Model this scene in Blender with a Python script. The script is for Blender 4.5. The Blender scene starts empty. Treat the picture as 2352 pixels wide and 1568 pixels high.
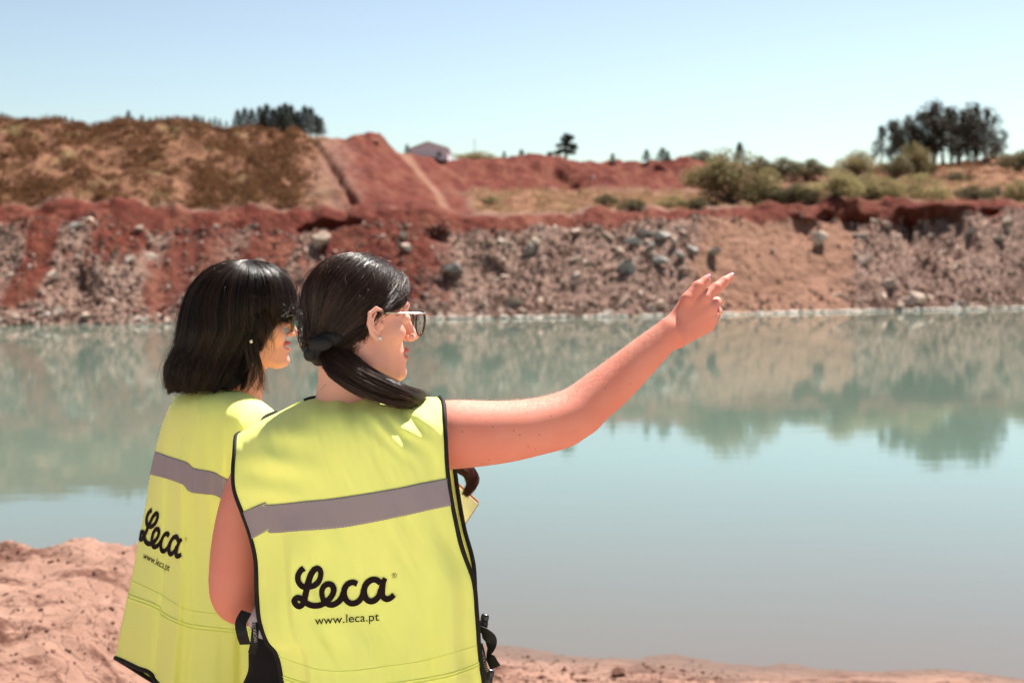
import bpy, bmesh, math, random
import numpy as np
from mathutils import Vector
random.seed(7)
RNG = np.random.default_rng(7)
SC = bpy.context.scene
COL = SC.collection

# ------------------------------------------------------------------ camera, light, exposure
F = 3267.0            # focal length in picture units of a 2352 wide picture (50 mm lens)
HC = 2.6              # camera height above the water; the ground at the feet is at 0.95
CX, HY = 1176.0, 590.0
cam_data = bpy.data.cameras.new("camera")
cam = bpy.data.objects.new("camera", cam_data); COL.objects.link(cam)
cam.location = (0, 0, HC); cam.rotation_euler = (math.radians(90), 0, 0)
cam_data.sensor_width = 36.0; cam_data.lens = 36.0 * F / 2352.0
cam_data.shift_y = -(784.0 - HY) / 2352.0
cam_data.clip_start = 0.05; cam_data.clip_end = 3000
cam_data.dof.use_dof = True; cam_data.dof.focus_distance = 2.74; cam_data.dof.aperture_fstop = 5.0
SC.camera = cam

SUN_EL, SUN_AZ = 60.0, 36.0      # azimuth measured from straight ahead (+Y) towards the right (+X)
world = bpy.data.worlds.new("World"); SC.world = world; world.use_nodes = True
wn = world.node_tree.nodes; wl = world.node_tree.links
for n in list(wn): wn.remove(n)
sky = wn.new('ShaderNodeTexSky'); sky.sky_type = 'NISHITA'; sky.sun_disc = False
sky.sun_elevation = math.radians(SUN_EL); sky.sun_rotation = math.radians(SUN_AZ)
sky.altitude = 100; sky.air_density = 1.0; sky.dust_density = .6; sky.ozone_density = 1.5
bg = wn.new('ShaderNodeBackground'); bg.inputs['Strength'].default_value = 0.0114
out = wn.new('ShaderNodeOutputWorld')
hs = wn.new('ShaderNodeHueSaturation'); hs.inputs['Saturation'].default_value = .66; sg = wn.new('ShaderNodeGamma'); sg.inputs[1].default_value = 1.78; wl.new(sky.outputs[0], sg.inputs[0]); wl.new(sg.outputs[0], hs.inputs['Color']); st = wn.new('ShaderNodeMix'); st.data_type = 'RGBA'; st.blend_type = 'MULTIPLY'; st.inputs[0].default_value = 1; st.inputs[7].default_value = (1.0, .99, .90, 1); wl.new(hs.outputs[0], st.inputs[6]); wl.new(st.outputs[2], bg.inputs['Color']); wl.new(bg.outputs[0], out.inputs['Surface'])
sl = bpy.data.lights.new("sun", 'SUN'); sl.energy = 3.6; sl.angle = math.radians(0.53); sl.color = (1.0, 0.95, 0.87)
so = bpy.data.objects.new("sun", sl); COL.objects.link(so)
el, az = math.radians(SUN_EL), math.radians(SUN_AZ)
SUND = Vector((math.sin(az) * math.cos(el), math.cos(az) * math.cos(el), math.sin(el)))
so.rotation_euler = SUND.to_track_quat('Z', 'Y').to_euler(); so.location = (20, 40, 60)
SC.view_settings.view_transform = 'Standard'; SC.view_settings.look = 'None'
SC.view_settings.exposure = 1.55; SC.view_settings.gamma = 1.0
SC.render.engine = 'CYCLES'

# ------------------------------------------------------------------ helpers
def W(px, py, d):
    """point at picture position (px, py) and distance d along the view"""
    px = np.asarray(px, float); py = np.asarray(py, float); d = np.asarray(d, float) + 0 * px
    return np.stack([(px - CX) / F * d, d, HC - (py - HY) / F * d], -1)

def tag(o, label=None, cat=None, group=None, kind=None):
    if label: o['label'] = label
    if cat: o['category'] = cat
    if group: o['group'] = group
    if kind: o['kind'] = kind
    return o

def empty(name, loc, label, cat, group=None):
    o = bpy.data.objects.new(name, None); COL.objects.link(o); o.location = tuple(float(v) for v in loc); o.empty_display_size = .1
    return tag(o, label, cat, group)

def wloc(o):
    v = np.zeros(3)
    while o is not None:
        v = v + np.array(o.location); o = o.parent
    return v

def mesh_data(name, V, Fs, smooth=True, mat=None):
    me = bpy.data.meshes.new(name)
    V = np.asarray(V, np.float32)
    if isinstance(Fs, np.ndarray):
        n, k = Fs.shape
        me.vertices.add(len(V)); me.vertices.foreach_set('co', V.ravel())
        me.loops.add(n * k); me.loops.foreach_set('vertex_index', Fs.astype(np.int32).ravel())
        me.polygons.add(n); me.polygons.foreach_set('loop_start', np.arange(0, n * k, k, dtype=np.int32))
        me.polygons.foreach_set('loop_total', np.full(n, k, np.int32))
        me.update(calc_edges=True)
    else:
        me.from_pydata([tuple(map(float, v)) for v in V], [], Fs)
    me.polygons.foreach_set('use_smooth', np.full(len(me.polygons), smooth, bool))
    if mat is not None:
        for m in (mat if isinstance(mat, (list, tuple)) else [mat]): me.materials.append(m)
    me.update()
    return me

def obj(name, V, Fs, mat, parent=None, smooth=True, base=None):
    """one mesh object; V in world coordinates"""
    org = wloc(parent) if parent is not None else (np.zeros(3) if base is None else np.asarray(base, float))
    me = mesh_data(name, np.asarray(V, float) - org, Fs, smooth, mat)
    o = bpy.data.objects.new(name, me); COL.objects.link(o)
    if parent is not None: o.parent = parent
    else: o.location = tuple(float(v) for v in org)
    return o

def relax(V, Q, w, it=8, taubin=True):
    """soften a quad mesh; w is the weight per vertex"""
    E = np.concatenate([Q[:, [0, 1]], Q[:, [1, 2]], Q[:, [2, 3]], Q[:, [3, 0]]]); n = len(V); c = np.bincount(E[:, 0], minlength=n) + np.bincount(E[:, 1], minlength=n)
    for k in range(it):
        for f in ((.6, -.62) if taubin else (.5,)):
            s = np.stack([np.bincount(E[:, 0], V[E[:, 1], a], n) + np.bincount(E[:, 1], V[E[:, 0], a], n) for a in range(3)], -1) / np.maximum(c, 1)[:, None]
            V = V + (f * w)[:, None] * (s - V)
    return V

class MB:
    """collects pieces of one mesh (quads/tris kept as lists of arrays)"""
    def __init__(s): s.v = []; s.f = {}; s.n = 0; s.attr = []
    def add(s, V, Fs, a=None):
        V = np.asarray(V, float); Fs = np.asarray(Fs)
        s.v.append(V); s.f.setdefault(Fs.shape[1], []).append(Fs + s.n); s.n += len(V)
        if a is not None: s.attr.append(np.full(len(V), a) if np.ndim(a) == 0 else a)
    def data(s):
        V = np.concatenate(s.v)
        ks = list(s.f)
        if len(ks) == 1: return V, np.concatenate(s.f[ks[0]])
        L = []
        for k in ks: L += [tuple(int(i) for i in r) for r in np.concatenate(s.f[k])]
        return V, L
    def build(s, name, mat, parent=None, smooth=True, base=None):
        V, Fa = s.data(); o = obj(name, V, Fa, mat, parent, smooth, base)
        if s.attr: set_attr(o.data, 'var', np.concatenate(s.attr))
        return o

def set_attr(me, name, arr):
    a = me.attributes.new(name, 'FLOAT', 'POINT'); a.data.foreach_set('value', np.asarray(arr, np.float32))
def set_col(me, name, arr):
    a = me.attributes.new(name, 'FLOAT_COLOR', 'POINT')
    arr = np.asarray(arr, np.float32)
    if arr.shape[1] == 3: arr = np.concatenate([arr, np.ones((len(arr), 1), np.float32)], 1)
    a.data.foreach_set('color', arr.ravel())

def grid_faces(nu, nv, wrap=False):
    """nu x nv vertices (index i*nv+j)"""
    i = np.arange(nu - 1)[:, None]; j = np.arange(nv if wrap else nv - 1)[None, :]; j2 = (j + 1) % nv
    return np.stack([i * nv + j, i * nv + j2, (i + 1) * nv + j2, (i + 1) * nv + j], -1).reshape(-1, 4)

# numpy value noise
_P = np.random.default_rng(3).random((32, 32, 32)).astype(np.float32)
def vnoise(p):
    p = np.asarray(p, float); i = np.floor(p).astype(int); f = p - i; f = f * f * (3 - 2 * f)
    i0 = i % 32; i1 = (i + 1) % 32
    x0, y0, z0 = i0[..., 0], i0[..., 1], i0[..., 2]; x1, y1, z1 = i1[..., 0], i1[..., 1], i1[..., 2]
    fx, fy, fz = f[..., 0], f[..., 1], f[..., 2]
    a = _P[x0, y0, z0] * (1 - fx) + _P[x1, y0, z0] * fx; b = _P[x0, y1, z0] * (1 - fx) + _P[x1, y1, z0] * fx
    c = _P[x0, y0, z1] * (1 - fx) + _P[x1, y0, z1] * fx; d = _P[x0, y1, z1] * (1 - fx) + _P[x1, y1, z1] * fx
    return ((a * (1 - fy) + b * fy) * (1 - fz) + (c * (1 - fy) + d * fy) * fz) * 2 - 1
def fbm(p, oct=4, g=.5):
    p = np.asarray(p, float); s = 0; a = 1; t = 0
    for k in range(oct):
        s = s + a * vnoise(p * 2 ** k + 7.3 * k); t += a; a *= g
    return s / t
def sstep(a, b, x):
    t = np.clip((x - a) / (b - a), 0, 1); return t * t * (3 - 2 * t)
def crom(P, t):
    """Catmull-Rom through rows of P, t in 0..1"""
    P = np.asarray(P, float); n = len(P); t = np.clip(np.asarray(t, float), 0, 1) * (n - 1)
    i = np.minimum(t.astype(int), n - 2); f = (t - i)[..., None]
    Pe = np.concatenate([[2 * P[0] - P[1]], P, [2 * P[-1] - P[-2]]])
    a, b, c, d = Pe[i], Pe[i + 1], Pe[i + 2], Pe[i + 3]
    return .5 * (2 * b + (c - a) * f + (2 * a - 5 * b + 4 * c - d) * f ** 2 + (3 * b - a - 3 * c + d) * f ** 3)

# ------------------------------------------------------------------ signed distance shapes and surface nets
def smin(a, b, k):
    h = np.clip(.5 + .5 * (b - a) / k, 0, 1); return b * (1 - h) + a * h - k * h * (1 - h)
def smax(a, b, k): return -smin(-a, -b, k)
def ell(p, c, r, R=None):
    q = p - np.asarray(c)
    if R is not None: q = q @ R
    r = np.asarray(r, float); k0 = np.linalg.norm(q / r, axis=-1); k1 = np.linalg.norm(q / (r * r), axis=-1)
    return k0 * (k0 - 1) / np.maximum(k1, 1e-9)
def cone(p, a, b, ra, rb):
    a = np.asarray(a, float); b = np.asarray(b, float); ba = b - a
    t = np.clip(((p - a) @ ba) / (ba @ ba), 0, 1)
    return np.linalg.norm(p - a - t[..., None] * ba, axis=-1) - (ra + (rb - ra) * t)
def chain(p, pts, rad, k):
    d = None
    for i in range(len(pts) - 1):
        e = cone(p, pts[i], pts[i + 1], rad[i], rad[i + 1]); d = e if d is None else smin(d, e, k)
    return d
def surfnet(f, lo, hi, h, margin=.03):
    lo = np.asarray(lo, float); hi = np.asarray(hi, float)
    B = 8; nb = np.ceil((hi - lo) / (h * B)).astype(int); n = nb * B + 1
    cen = np.stack(np.meshgrid(*[lo[a] + (np.arange(nb[a]) + .5) * B * h for a in range(3)], indexing='ij'), -1).reshape(-1, 3)
    dc = f(cen); near = np.abs(dc) < B * h * .87 * 1.25 + margin * .3
    vals = np.empty(n, np.float32)
    big = np.repeat(np.repeat(np.repeat(dc.reshape(nb), B, 0), B, 1), B, 2)
    vals[:-1, :-1, :-1] = big; vals[-1] = vals[-2]; vals[:, -1] = vals[:, -2]; vals[:, :, -1] = vals[:, :, -2]
    loc = np.stack(np.meshgrid(np.arange(B + 1), np.arange(B + 1), np.arange(B + 1), indexing='ij'), -1).reshape(-1, 3)
    bi = np.stack(np.unravel_index(np.nonzero(near)[0], nb), -1) * B
    for s in range(0, len(bi), 400):
        idx = (bi[s:s + 400, None, :] + loc[None]).reshape(-1, 3)
        vals[idx[:, 0], idx[:, 1], idx[:, 2]] = f(lo + idx * h)
    ins = vals < 0
    cnt = np.zeros(np.array(n) - 1, np.int8)
    for dx in (0, 1):
        for dy in (0, 1):
            for dz in (0, 1): cnt += ins[dx:n[0] - 1 + dx, dy:n[1] - 1 + dy, dz:n[2] - 1 + dz]
    act = (cnt > 0) & (cnt < 8); C = np.argwhere(act); idm = np.full(act.shape, -1, np.int32); idm[act] = np.arange(len(C))
    acc = np.zeros((len(C), 3)); num = np.zeros(len(C))
    cor = [(a, b, c) for a in (0, 1) for b in (0, 1) for c in (0, 1)]
    for a in cor:
        for ax in range(3):
            if a[ax]: continue
            b = list(a); b[ax] = 1
            A = C + a; Bq = C + b; va = vals[A[:, 0], A[:, 1], A[:, 2]]; vb = vals[Bq[:, 0], Bq[:, 1], Bq[:, 2]]
            m = (va < 0) != (vb < 0); t = np.where(m, va / np.where(va == vb, 1, va - vb), 0)
            acc += np.where(m[:, None], A + t[:, None] * (Bq - A), 0); num += m
    V = lo + acc / np.maximum(num, 1)[:, None] * h
    Q = []
    for ax in range(3):
        o1, o2 = (ax + 1) % 3, (ax + 2) % 3
        s0 = [slice(1, -1)] * 3; s1 = [slice(1, -1)] * 3; s0[ax] = slice(0, -1); s1[ax] = slice(1, None)
        a = ins[tuple(s0)]; b = ins[tuple(s1)]
        for sgn in (0, 1):
            E = np.argwhere((a & ~b) if sgn == 0 else (~a & b)); off = np.ones(3, int); off[ax] = 0; E = E + off
            e1 = np.zeros(3, int); e1[o1] = 1; e2 = np.zeros(3, int); e2[o2] = 1
            q = [E - e1 - e2, E - e2, E, E - e1]
            q = [idm[t[:, 0], t[:, 1], t[:, 2]] for t in q]
            if sgn: q = q[::-1]
            Q.append(np.stack(q, -1))
    Q = np.concatenate(Q); Q = Q[(Q >= 0).all(1)]
    return V, Q
def sgrad(f, p, e=.0006):
    g = np.stack([f(p + np.eye(3)[a] * e) - f(p - np.eye(3)[a] * e) for a in range(3)], -1)
    return g / np.maximum(np.linalg.norm(g, axis=-1, keepdims=True), 1e-9)
def project(f, p, off=0, it=4):
    for _ in range(it): p = p - (f(p) - off)[..., None] * sgrad(f, p)
    return p
def tubes(mb, P, rad, sides=3, a=None):
    """P (n, m, 3) strands; rad (n, m)"""
    n, m, _ = P.shape
    T = np.gradient(P, axis=1); T /= np.maximum(np.linalg.norm(T, axis=-1, keepdims=True), 1e-9)
    # one reference direction per strand: square to the plane the strand bends in, so the tube never flips
    ref = np.cross(P[:, m // 2] - P[:, 0], P[:, -1] - P[:, 0]); ln = np.linalg.norm(ref, axis=-1, keepdims=True); cd = P[:, -1] - P[:, 0]
    alt = np.where(np.abs(cd[:, 2:3]) > .7 * np.linalg.norm(cd, axis=-1, keepdims=True), np.array([1., 0, 0]), np.array([0, 0, 1.]))
    ref = np.where(ln > 1e-3 * (cd ** 2).sum(-1, keepdims=True), ref / np.maximum(ln, 1e-12), alt)[:, None]
    A = np.cross(T, ref); A /= np.maximum(np.linalg.norm(A, axis=-1, keepdims=True), 1e-9); Bv = np.cross(T, A)
    th = np.arange(sides) * 2 * np.pi / sides
    R = P[:, :, None] + rad[:, :, None, None] * (np.cos(th)[None, None, :, None] * A[:, :, None] + np.sin(th)[None, None, :, None] * Bv[:, :, None])
    V = R.reshape(-1, 3); g = grid_faces(m, sides, True)
    Fs = (g[None] + (np.arange(n) * m * sides)[:, None, None]).reshape(-1, 4)
    if a is not None: a = np.repeat(np.asarray(a), m * sides)
    mb.add(V, Fs, a)

# ------------------------------------------------------------------ materials
def newmat(name):
    m = bpy.data.materials.new(name); m.use_nodes = True
    nt = m.node_tree; p = nt.nodes['Principled BSDF']; return m, nt, p
def N(nt, typ, **kw):
    n = nt.nodes.new(typ)
    for k, v in kw.items(): setattr(n, k, v)
    return n
def noise_mix(nt, c1, c2, scale, lo=.35, hi=.65, detail=6, rough=.6, vec=None, stretch=None):
    if vec is None: vec = N(nt, 'ShaderNodeTexCoord').outputs['Object']
    if stretch:
        mp = N(nt, 'ShaderNodeMapping'); mp.inputs['Scale'].default_value = stretch; nt.links.new(vec, mp.inputs[0]); vec = mp.outputs[0]
    n = N(nt, 'ShaderNodeTexNoise'); n.inputs['Scale'].default_value = scale; n.inputs['Detail'].default_value = detail; n.inputs['Roughness'].default_value = rough
    nt.links.new(vec, n.inputs['Vector'])
    mr = N(nt, 'ShaderNodeMapRange'); mr.inputs[1].default_value = lo; mr.inputs[2].default_value = hi
    nt.links.new(n.outputs[0], mr.inputs[0])
    mx = N(nt, 'ShaderNodeMix', data_type='RGBA')
    nt.links.new(mr.outputs[0], mx.inputs[0])
    for s, c in ((6, c1), (7, c2)):
        if hasattr(c, 'links'): nt.links.new(c, mx.inputs[s])
        else: mx.inputs[s].default_value = (*c, 1)
    return mx.outputs[2], n.outputs[0]
def mixc(nt, fac, c1, c2, mode='MIX'):
    mx = N(nt, 'ShaderNodeMix', data_type='RGBA', blend_type=mode)
    if hasattr(fac, 'links'): nt.links.new(fac, mx.inputs[0])
    else: mx.inputs[0].default_value = fac
    for s, c in ((6, c1), (7, c2)):
        if hasattr(c, 'links'): nt.links.new(c, mx.inputs[s])
        else: mx.inputs[s].default_value = (*c, 1)
    return mx.outputs[2]
def bump(nt, p, h, strength=.5, dist=.01, normal=None):
    b = N(nt, 'ShaderNodeBump'); b.inputs['Strength'].default_value = strength; b.inputs['Distance'].default_value = dist
    nt.links.new(h, b.inputs['Height'])
    if normal: nt.links.new(normal, b.inputs['Normal'])
    nt.links.new(b.outputs[0], p.inputs['Normal']); return b.outputs[0]
def simple(name, c, rough=.6, c2=None, scale=20, spec=.5, metal=0, bmp=0, bdist=.002, **kw):
    m, nt, p = newmat(name)
    col, h = noise_mix(nt, c, c2 if c2 else tuple(x * .85 for x in c), scale, **kw)
    nt.links.new(col, p.inputs['Base Color']); p.inputs['Roughness'].default_value = rough
    p.inputs['Specular IOR Level'].default_value = spec; p.inputs['Metallic'].default_value = metal
    if bmp: bump(nt, p, h, bmp, bdist)
    return m
def leafmat(name, c, c2, trans=.35):
    m, nt, p = newmat(name)
    at = N(nt, 'ShaderNodeAttribute', attribute_name='var')
    oi = N(nt, 'ShaderNodeObjectInfo')
    ad = N(nt, 'ShaderNodeMath', operation='MULTIPLY_ADD'); nt.links.new(oi.outputs['Random'], ad.inputs[0]); ad.inputs[1].default_value = .35
    nt.links.new(at.outputs['Fac'], ad.inputs[2])
    col = mixc(nt, ad.outputs[0], c, c2)
    nt.links.new(col, p.inputs['Base Color']); p.inputs['Roughness'].default_value = .75; p.inputs['Specular IOR Level'].default_value = .2
    tr = N(nt, 'ShaderNodeBsdfTranslucent'); nt.links.new(col, tr.inputs[0])
    ms = N(nt, 'ShaderNodeMixShader'); ms.inputs[0].default_value = trans
    nt.links.new(p.outputs[0], ms.inputs[1]); nt.links.new(tr.outputs[0], ms.inputs[2])
    nt.links.new(ms.outputs[0], nt.nodes['Material Output'].inputs[0]); return m
# ------------------------------------------------------------------ far bank terrain
ST = np.array([-9000, -4000, -1500, -600, 0, 350, 560, 700, 780, 860, 930, 1000, 1060, 1200, 1450, 1640, 1800, 2000, 2150, 2352, 2800, 3600, 6000, 11000], float)
WY = np.interp(ST, [-1500, 0, 400, 700, 1000, 1176, 1500, 1700, 2000, 2352, 3600], [765, 748, 743, 737, 733, 731, 726, 722, 715, 708, 695])
def prof(x):
    """rows after the waterline: (distance beyond the waterline, picture height) at station x"""
    T = {
     # scree foot, scree top, red band top, mid, base, ridge top
     -1500: [(2, 690), (6, 530), (8, 480), (12, 420), (15, 360), (20, 270)],
     -600: [(2, 690), (6, 530), (8, 482), (12, 420), (15, 360), (20, 272)],
     0:    [(2, 690), (6, 520), (7.5, 478), (11, 420), (15, 350), (20, 277)],
     350:  [(2, 690), (6, 525), (7.5, 476), (11, 420), (15, 350), (20, 284)],
     560:  [(2, 690), (6, 525), (7.5, 476), (11, 420), (15, 355), (20, 292)],
     700:  [(2, 690), (6, 520), (7.5, 478), (11, 422), (15, 365), (20, 303)],
     780:  [(2, 690), (6, 520), (7.5, 480), (11, 425), (16, 370), (21, 318)],
     860:  [(2, 690), (6, 520), (7.5, 482), (11, 435), (17, 380), (23, 322)],
     930:  [(2, 685), (6, 520), (7.5, 484), (12, 440), (19, 395), (27, 352)],
     1000: [(2, 680), (6, 522), (7.5, 485), (13, 458), (22, 415), (33, 357)],
     1060: [(2, 680), (6, 525), (7.5, 486), (16, 470), (28, 428), (37, 360)],
     1200: [(2, 680), (6, 518), (8, 490), (18, 460), (32, 430), (40, 362)],
     1450: [(2, 675), (6.5, 508), (8.5, 484), (18, 460), (33, 432), (41, 371)],
     1640: [(2, 675), (6.5, 502), (8.5, 478), (18, 458), (34, 440), (42, 372)],
     1800: [(2, 670), (7, 510), (8.5, 472), (18, 456), (36, 438), (60, 400)],
     2000: [(2, 668), (7, 508), (8.5, 470), (20, 452), (36, 425), (65, 388)],
     2150: [(2, 668), (7, 495), (8.5, 468), (20, 450), (36, 420), (66, 378)],
     2352: [(2, 665), (7, 482), (9, 466), (20, 448), (36, 412), (66, 358)],
     2800: [(2, 660), (7, 482), (9, 466), (20, 440), (36, 400), (66, 345)],
     3600: [(2, 650), (7, 482), (9, 466), (20, 440), (36, 400), (66, 345)]}
    T[-9000] = T[-4000] = T[-1500]; T[6000] = T[11000] = T[3600]
    return T[int(x)]
def terrain_cols():
    rows = []
    for x, wy in zip(ST, WY):
        dw = HC * F / (wy - HY)
        r = [(dw - 14, -3.0), (dw, -.06)]
        for off, y in prof(x):
            d = dw + off; r.append((d, HC - (y - HY) / F * d))
        d, z = r[-1]
        r.append((d + 25, z - .6)); r.append((d + 120, z - 4)); r.append((900, -6))
        rows.append(r)
    return np.array(rows)          # station, row, (d, z)
TC = terrain_cols()
def smooth_interp(x, xs, ys):
    # piecewise linear, softened by averaging three shifted lookups
    return (np.interp(x - 22, xs, ys) + 2 * np.interp(x, xs, ys) + np.interp(x + 22, xs, ys)) / 4
RP = np.array([0, 1, 2, 3, 4, 5, 6, 7, 8, 9, 10], float)     # row parameters
def terr(x, r):
    """x picture station, r row parameter -> distance, height without detail"""
    x = np.asarray(x, float); r = np.asarray(r, float)
    i = np.clip(np.floor(r).astype(int), 0, 9); f = r - i
    D = np.stack([smooth_interp(x, ST, TC[:, k, 0]) for k in range(11)], -1)
    Z = np.stack([smooth_interp(x, ST, TC[:, k, 1]) for k in range(11)], -1)
    g = lambda A, k: np.take_along_axis(A, np.clip(k, 0, 10)[..., None], -1)[..., 0]
    fs = f
    return g(D, i) * (1 - fs) + g(D, i + 1) * fs, g(Z, i) * (1 - fs) + g(Z, i + 1) * fs
DENTS = [(755, 3.35, 55, .22, .8), (700, 3.3, 22, .2, .6), (805, 3.35, 25, .18, .6), (2160, 2.95, 75, .55, 1.5), (1965, 3.15, 42, .3, .9), (1850, 3.0, 34, .28, .7), (1900, 3.3, 22, .25, .6), (2270, 3.25, 30, .3, .8),
         (1290, 6.45, 22, .25, 1.0), (1310, 6.1, 34, .15, .9), (1130, 2.35, 40, .2, .5), (165, 2.25, 50, .25, .5), (1000, 2.9, 26, .3, .5), (2080, 3.1, 34, .3, .9)]
def terr_pt(x, r):
    d, z = terr(x, r)
    X = (x - CX) / F * d
    P = np.stack([X, d, z], -1)
    land = sstep(1.0, 1.6, r)
    n1 = fbm(P * .22, 4); n2 = fbm(P * .9 + 9, 4); n3 = fbm(P * 3.1 + 4, 3)
    scree = land * (1 - sstep(3.3, 4.2, r))
    dz = n1 * (.5 * land) + n2 * (.32 * scree + .15 * land) + n3 * (.13 * scree + .05 * land)
    # erosion gullies running down the slopes
    gl = fbm(np.stack([x / 60. + r * .35, r * 1.1, x * 0 + 3], -1), 3)
    dz = dz - np.abs(gl) * .35 * sstep(1.2, 2, r) * (1 - sstep(6.8, 7.4, r))
    dz = dz + .7 * fbm(P * .55 + 21, 4) * sstep(5.8, 6.2, r) * (x > 1000)
    lip = fbm(np.stack([x / 34., x * 0, x * 0 + 5], -1), 3)
    dz = dz + .35 * lip * np.exp(-((r - 4) / .35) ** 2) + .3 * lip * np.exp(-((r - 7) / .4) ** 2)
    rill = np.where((x > 700) & (x < 830) & (r > 4.1) & (r < 7), 1, 0)      # the gully on the red flank
    gx = 815 - (r - 4.2) / 2.3 * 85
    gx = gx + 14 * fbm(np.stack([r * 1.5, r * 0, r * 0 + 2], -1), 2); dz = dz - .5 * rill * np.exp(-((x - gx) / 9.) ** 2)
    lump = np.exp(-((x - 862) / 24.) ** 2 - ((r - 7.0) / .22) ** 2)
    dz = dz + .28 * lump
    for cx, cr, wx, wr, dep in DENTS:
        q = ((x - cx) / wx) ** 2 + ((r - cr) / wr) ** 2 + .6 * fbm(np.stack([x / 14., r * 5, x * 0 + cx], -1), 3)
        g0 = np.exp(-np.maximum(q, 0) ** 2); dz = dz - .45 * dep * g0; P[..., 1] += .7 * dep * g0
    far = 1 - sstep(8, 9, r)
    P[..., 2] += dz * far
    P[..., 1] += n2 * .35 * scree
    return P
def zones(x, r):
    n = fbm(np.stack([x / 38., r * 3.2, x * 0 + 11], -1), 5, .6); n2 = fbm(np.stack([x / 14., r * 7, x * 0 + 2], -1), 4, .6)
    w = x + 70 * n
    wt = w - 55 * (r - 3)      # spills lean to the left as they run down
    def band(c, h, r0, r1): return (1 - sstep(h * .7, h * 1.25, np.abs(wt - c))) * sstep(r0 - .15, r0 + .15, r + .3 * n2) * (1 - sstep(r1 - .2, r1 + .2, r + .3 * n2))
    red = np.maximum.reduce([sstep(2.9, 3.15, r + .35 * n2) * (1 - sstep(4.05, 4.3, r + .25 * n)),
        band(110, 48, 1.6, 4), .9 * band(455, 80, 1.5, 4), band(625, 75, 1.9, 4), band(270, 75, 2.6, 4), band(790, 60, 1.8, 4), band(905, 120, 1.2, 4.2), .6 * band(1010, 70, 1.1, 2.6),
        sstep(690, 860, w + 40 * n2) * (1 - sstep(1050, 1130, x + 60 * n + 14 * (r - 4)) * (r < 5.9)) * (x < 1250) * sstep(4, 4.2, r),
        sstep(5.75, 6.1, r + .15 * n) * sstep(1030, 1060, x) * (1 - sstep(1640, 1700, x)),
        .5 * sstep(5.9, 6.2, r) * sstep(1700, 1760, x) * (1 - sstep(1950, 2000, x))])
    red = red * (1 - .9 * sstep(3.1, 3.0, r) * sstep(1000, 1100, w) * (1 - sstep(1950, 2050, w)) * 1)
    grass = np.maximum.reduce([sstep(4.05, 4.3, r + .2 * n2) * (1 - sstep(690, 860, w + 40 * n2)), sstep(4.1, 4.5, r + .2 * n) * sstep(1050, 1130, x + 60 * n + 14 * (r - 4)) * (1 - sstep(5.75, 6.1, r + .15 * n) * (1 - sstep(1660, 1720, x))),
        .7 * (1 - sstep(1.4, 2.2, np.abs(w - 300) / 12)) * sstep(2.9, 3.1, r) * (1 - sstep(3.4, 3.6, r))])
    grass = grass * (1 - red)
    tan = np.maximum(sstep(1560, 1640, w) * (1 - sstep(1930, 2010, w)) * (1 - sstep(3.0, 3.2, r)), .8 * (1 - sstep(0, 16, np.abs(x - (922 + (7 - r) / 3 * 150)) - 3)) * sstep(4.1, 4.4, r) * (1 - sstep(7, 7.2, r)))
    pale = (1 - sstep(1.05, 1.16, r)) * sstep(.8, .98, r) * (.25 + .75 * sstep(1620, 1720, x))
    return red, grass, tan, pale
xs = np.concatenate([np.arange(-9000, -1500, 120), np.arange(-1500, -160, 30), np.arange(-160, 2520, 3.6), np.arange(2520, 3600, 30), np.arange(3600, 11001, 120)])
rs = np.concatenate([np.linspace(0, .9, 6), np.linspace(.95, 4.3, 150), np.linspace(4.34, 7.3, 90), np.linspace(7.4, 10, 14)])
XX, RR = np.meshgrid(xs, rs, indexing='ij')
PT = terr_pt(XX, RR)
zr, zg, ztan, zp = zones(XX, RR)
tm, nt, p = newmat("hillside_soil")
att = N(nt, 'ShaderNodeAttribute', attribute_name='zone'); sep = N(nt, 'ShaderNodeSeparateColor'); nt.links.new(att.outputs['Color'], sep.inputs[0])
grey, h1 = noise_mix(nt, (.18, .105, .08), (.40, .26, .205), 1.7, .35, .65, 8, .7)
grey, h1b = noise_mix(nt, (.085, .043, .03), grey, 3.5, .34, .5, 6, .7)
redc, h2 = noise_mix(nt, (.070, .013, .009), (.185, .040, .024), 1.3, .3, .7, 8, .65)
grs, h3 = noise_mix(nt, (.13, .05, .03), (.30, .15, .085), 1.1, .35, .62, 8, .7)
grs, _ = noise_mix(nt, grs, (.20, .15, .065), .5, .55, .7, 4, .6)
tanc, _ = noise_mix(nt, (.235, .118, .077), (.36, .195, .13), 1.5, .3, .7, 8, .65, stretch=(.5, .5, 3))
redc, _ = noise_mix(nt, (.20, .068, .042), redc, .9, .36, .54, 6, .65, stretch=(1, .35, .35))
c = mixc(nt, sep.outputs[0], grey, redc); c = mixc(nt, sep.outputs[2], c, tanc); c = mixc(nt, sep.outputs[1], c, grs)
c = mixc(nt, att.outputs['Alpha'], c, (.5, .44, .38))
nt.links.new(c, p.inputs['Base Color']); p.inputs['Roughness'].default_value = .95; p.inputs['Specular IOR Level'].default_value = .15
bump(nt, p, h1, .9, .25)
nx_, nr_ = XX.shape
terrain = obj("hillside", PT.reshape(-1, 3), grid_faces(nx_, nr_), tm)
set_col(terrain.data, 'zone', np.stack([zr, zg, ztan, zp], -1).reshape(-1, 4))
tag(terrain, "red soil quarry bank and dry bench rising beyond the green water", kind='structure')

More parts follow.
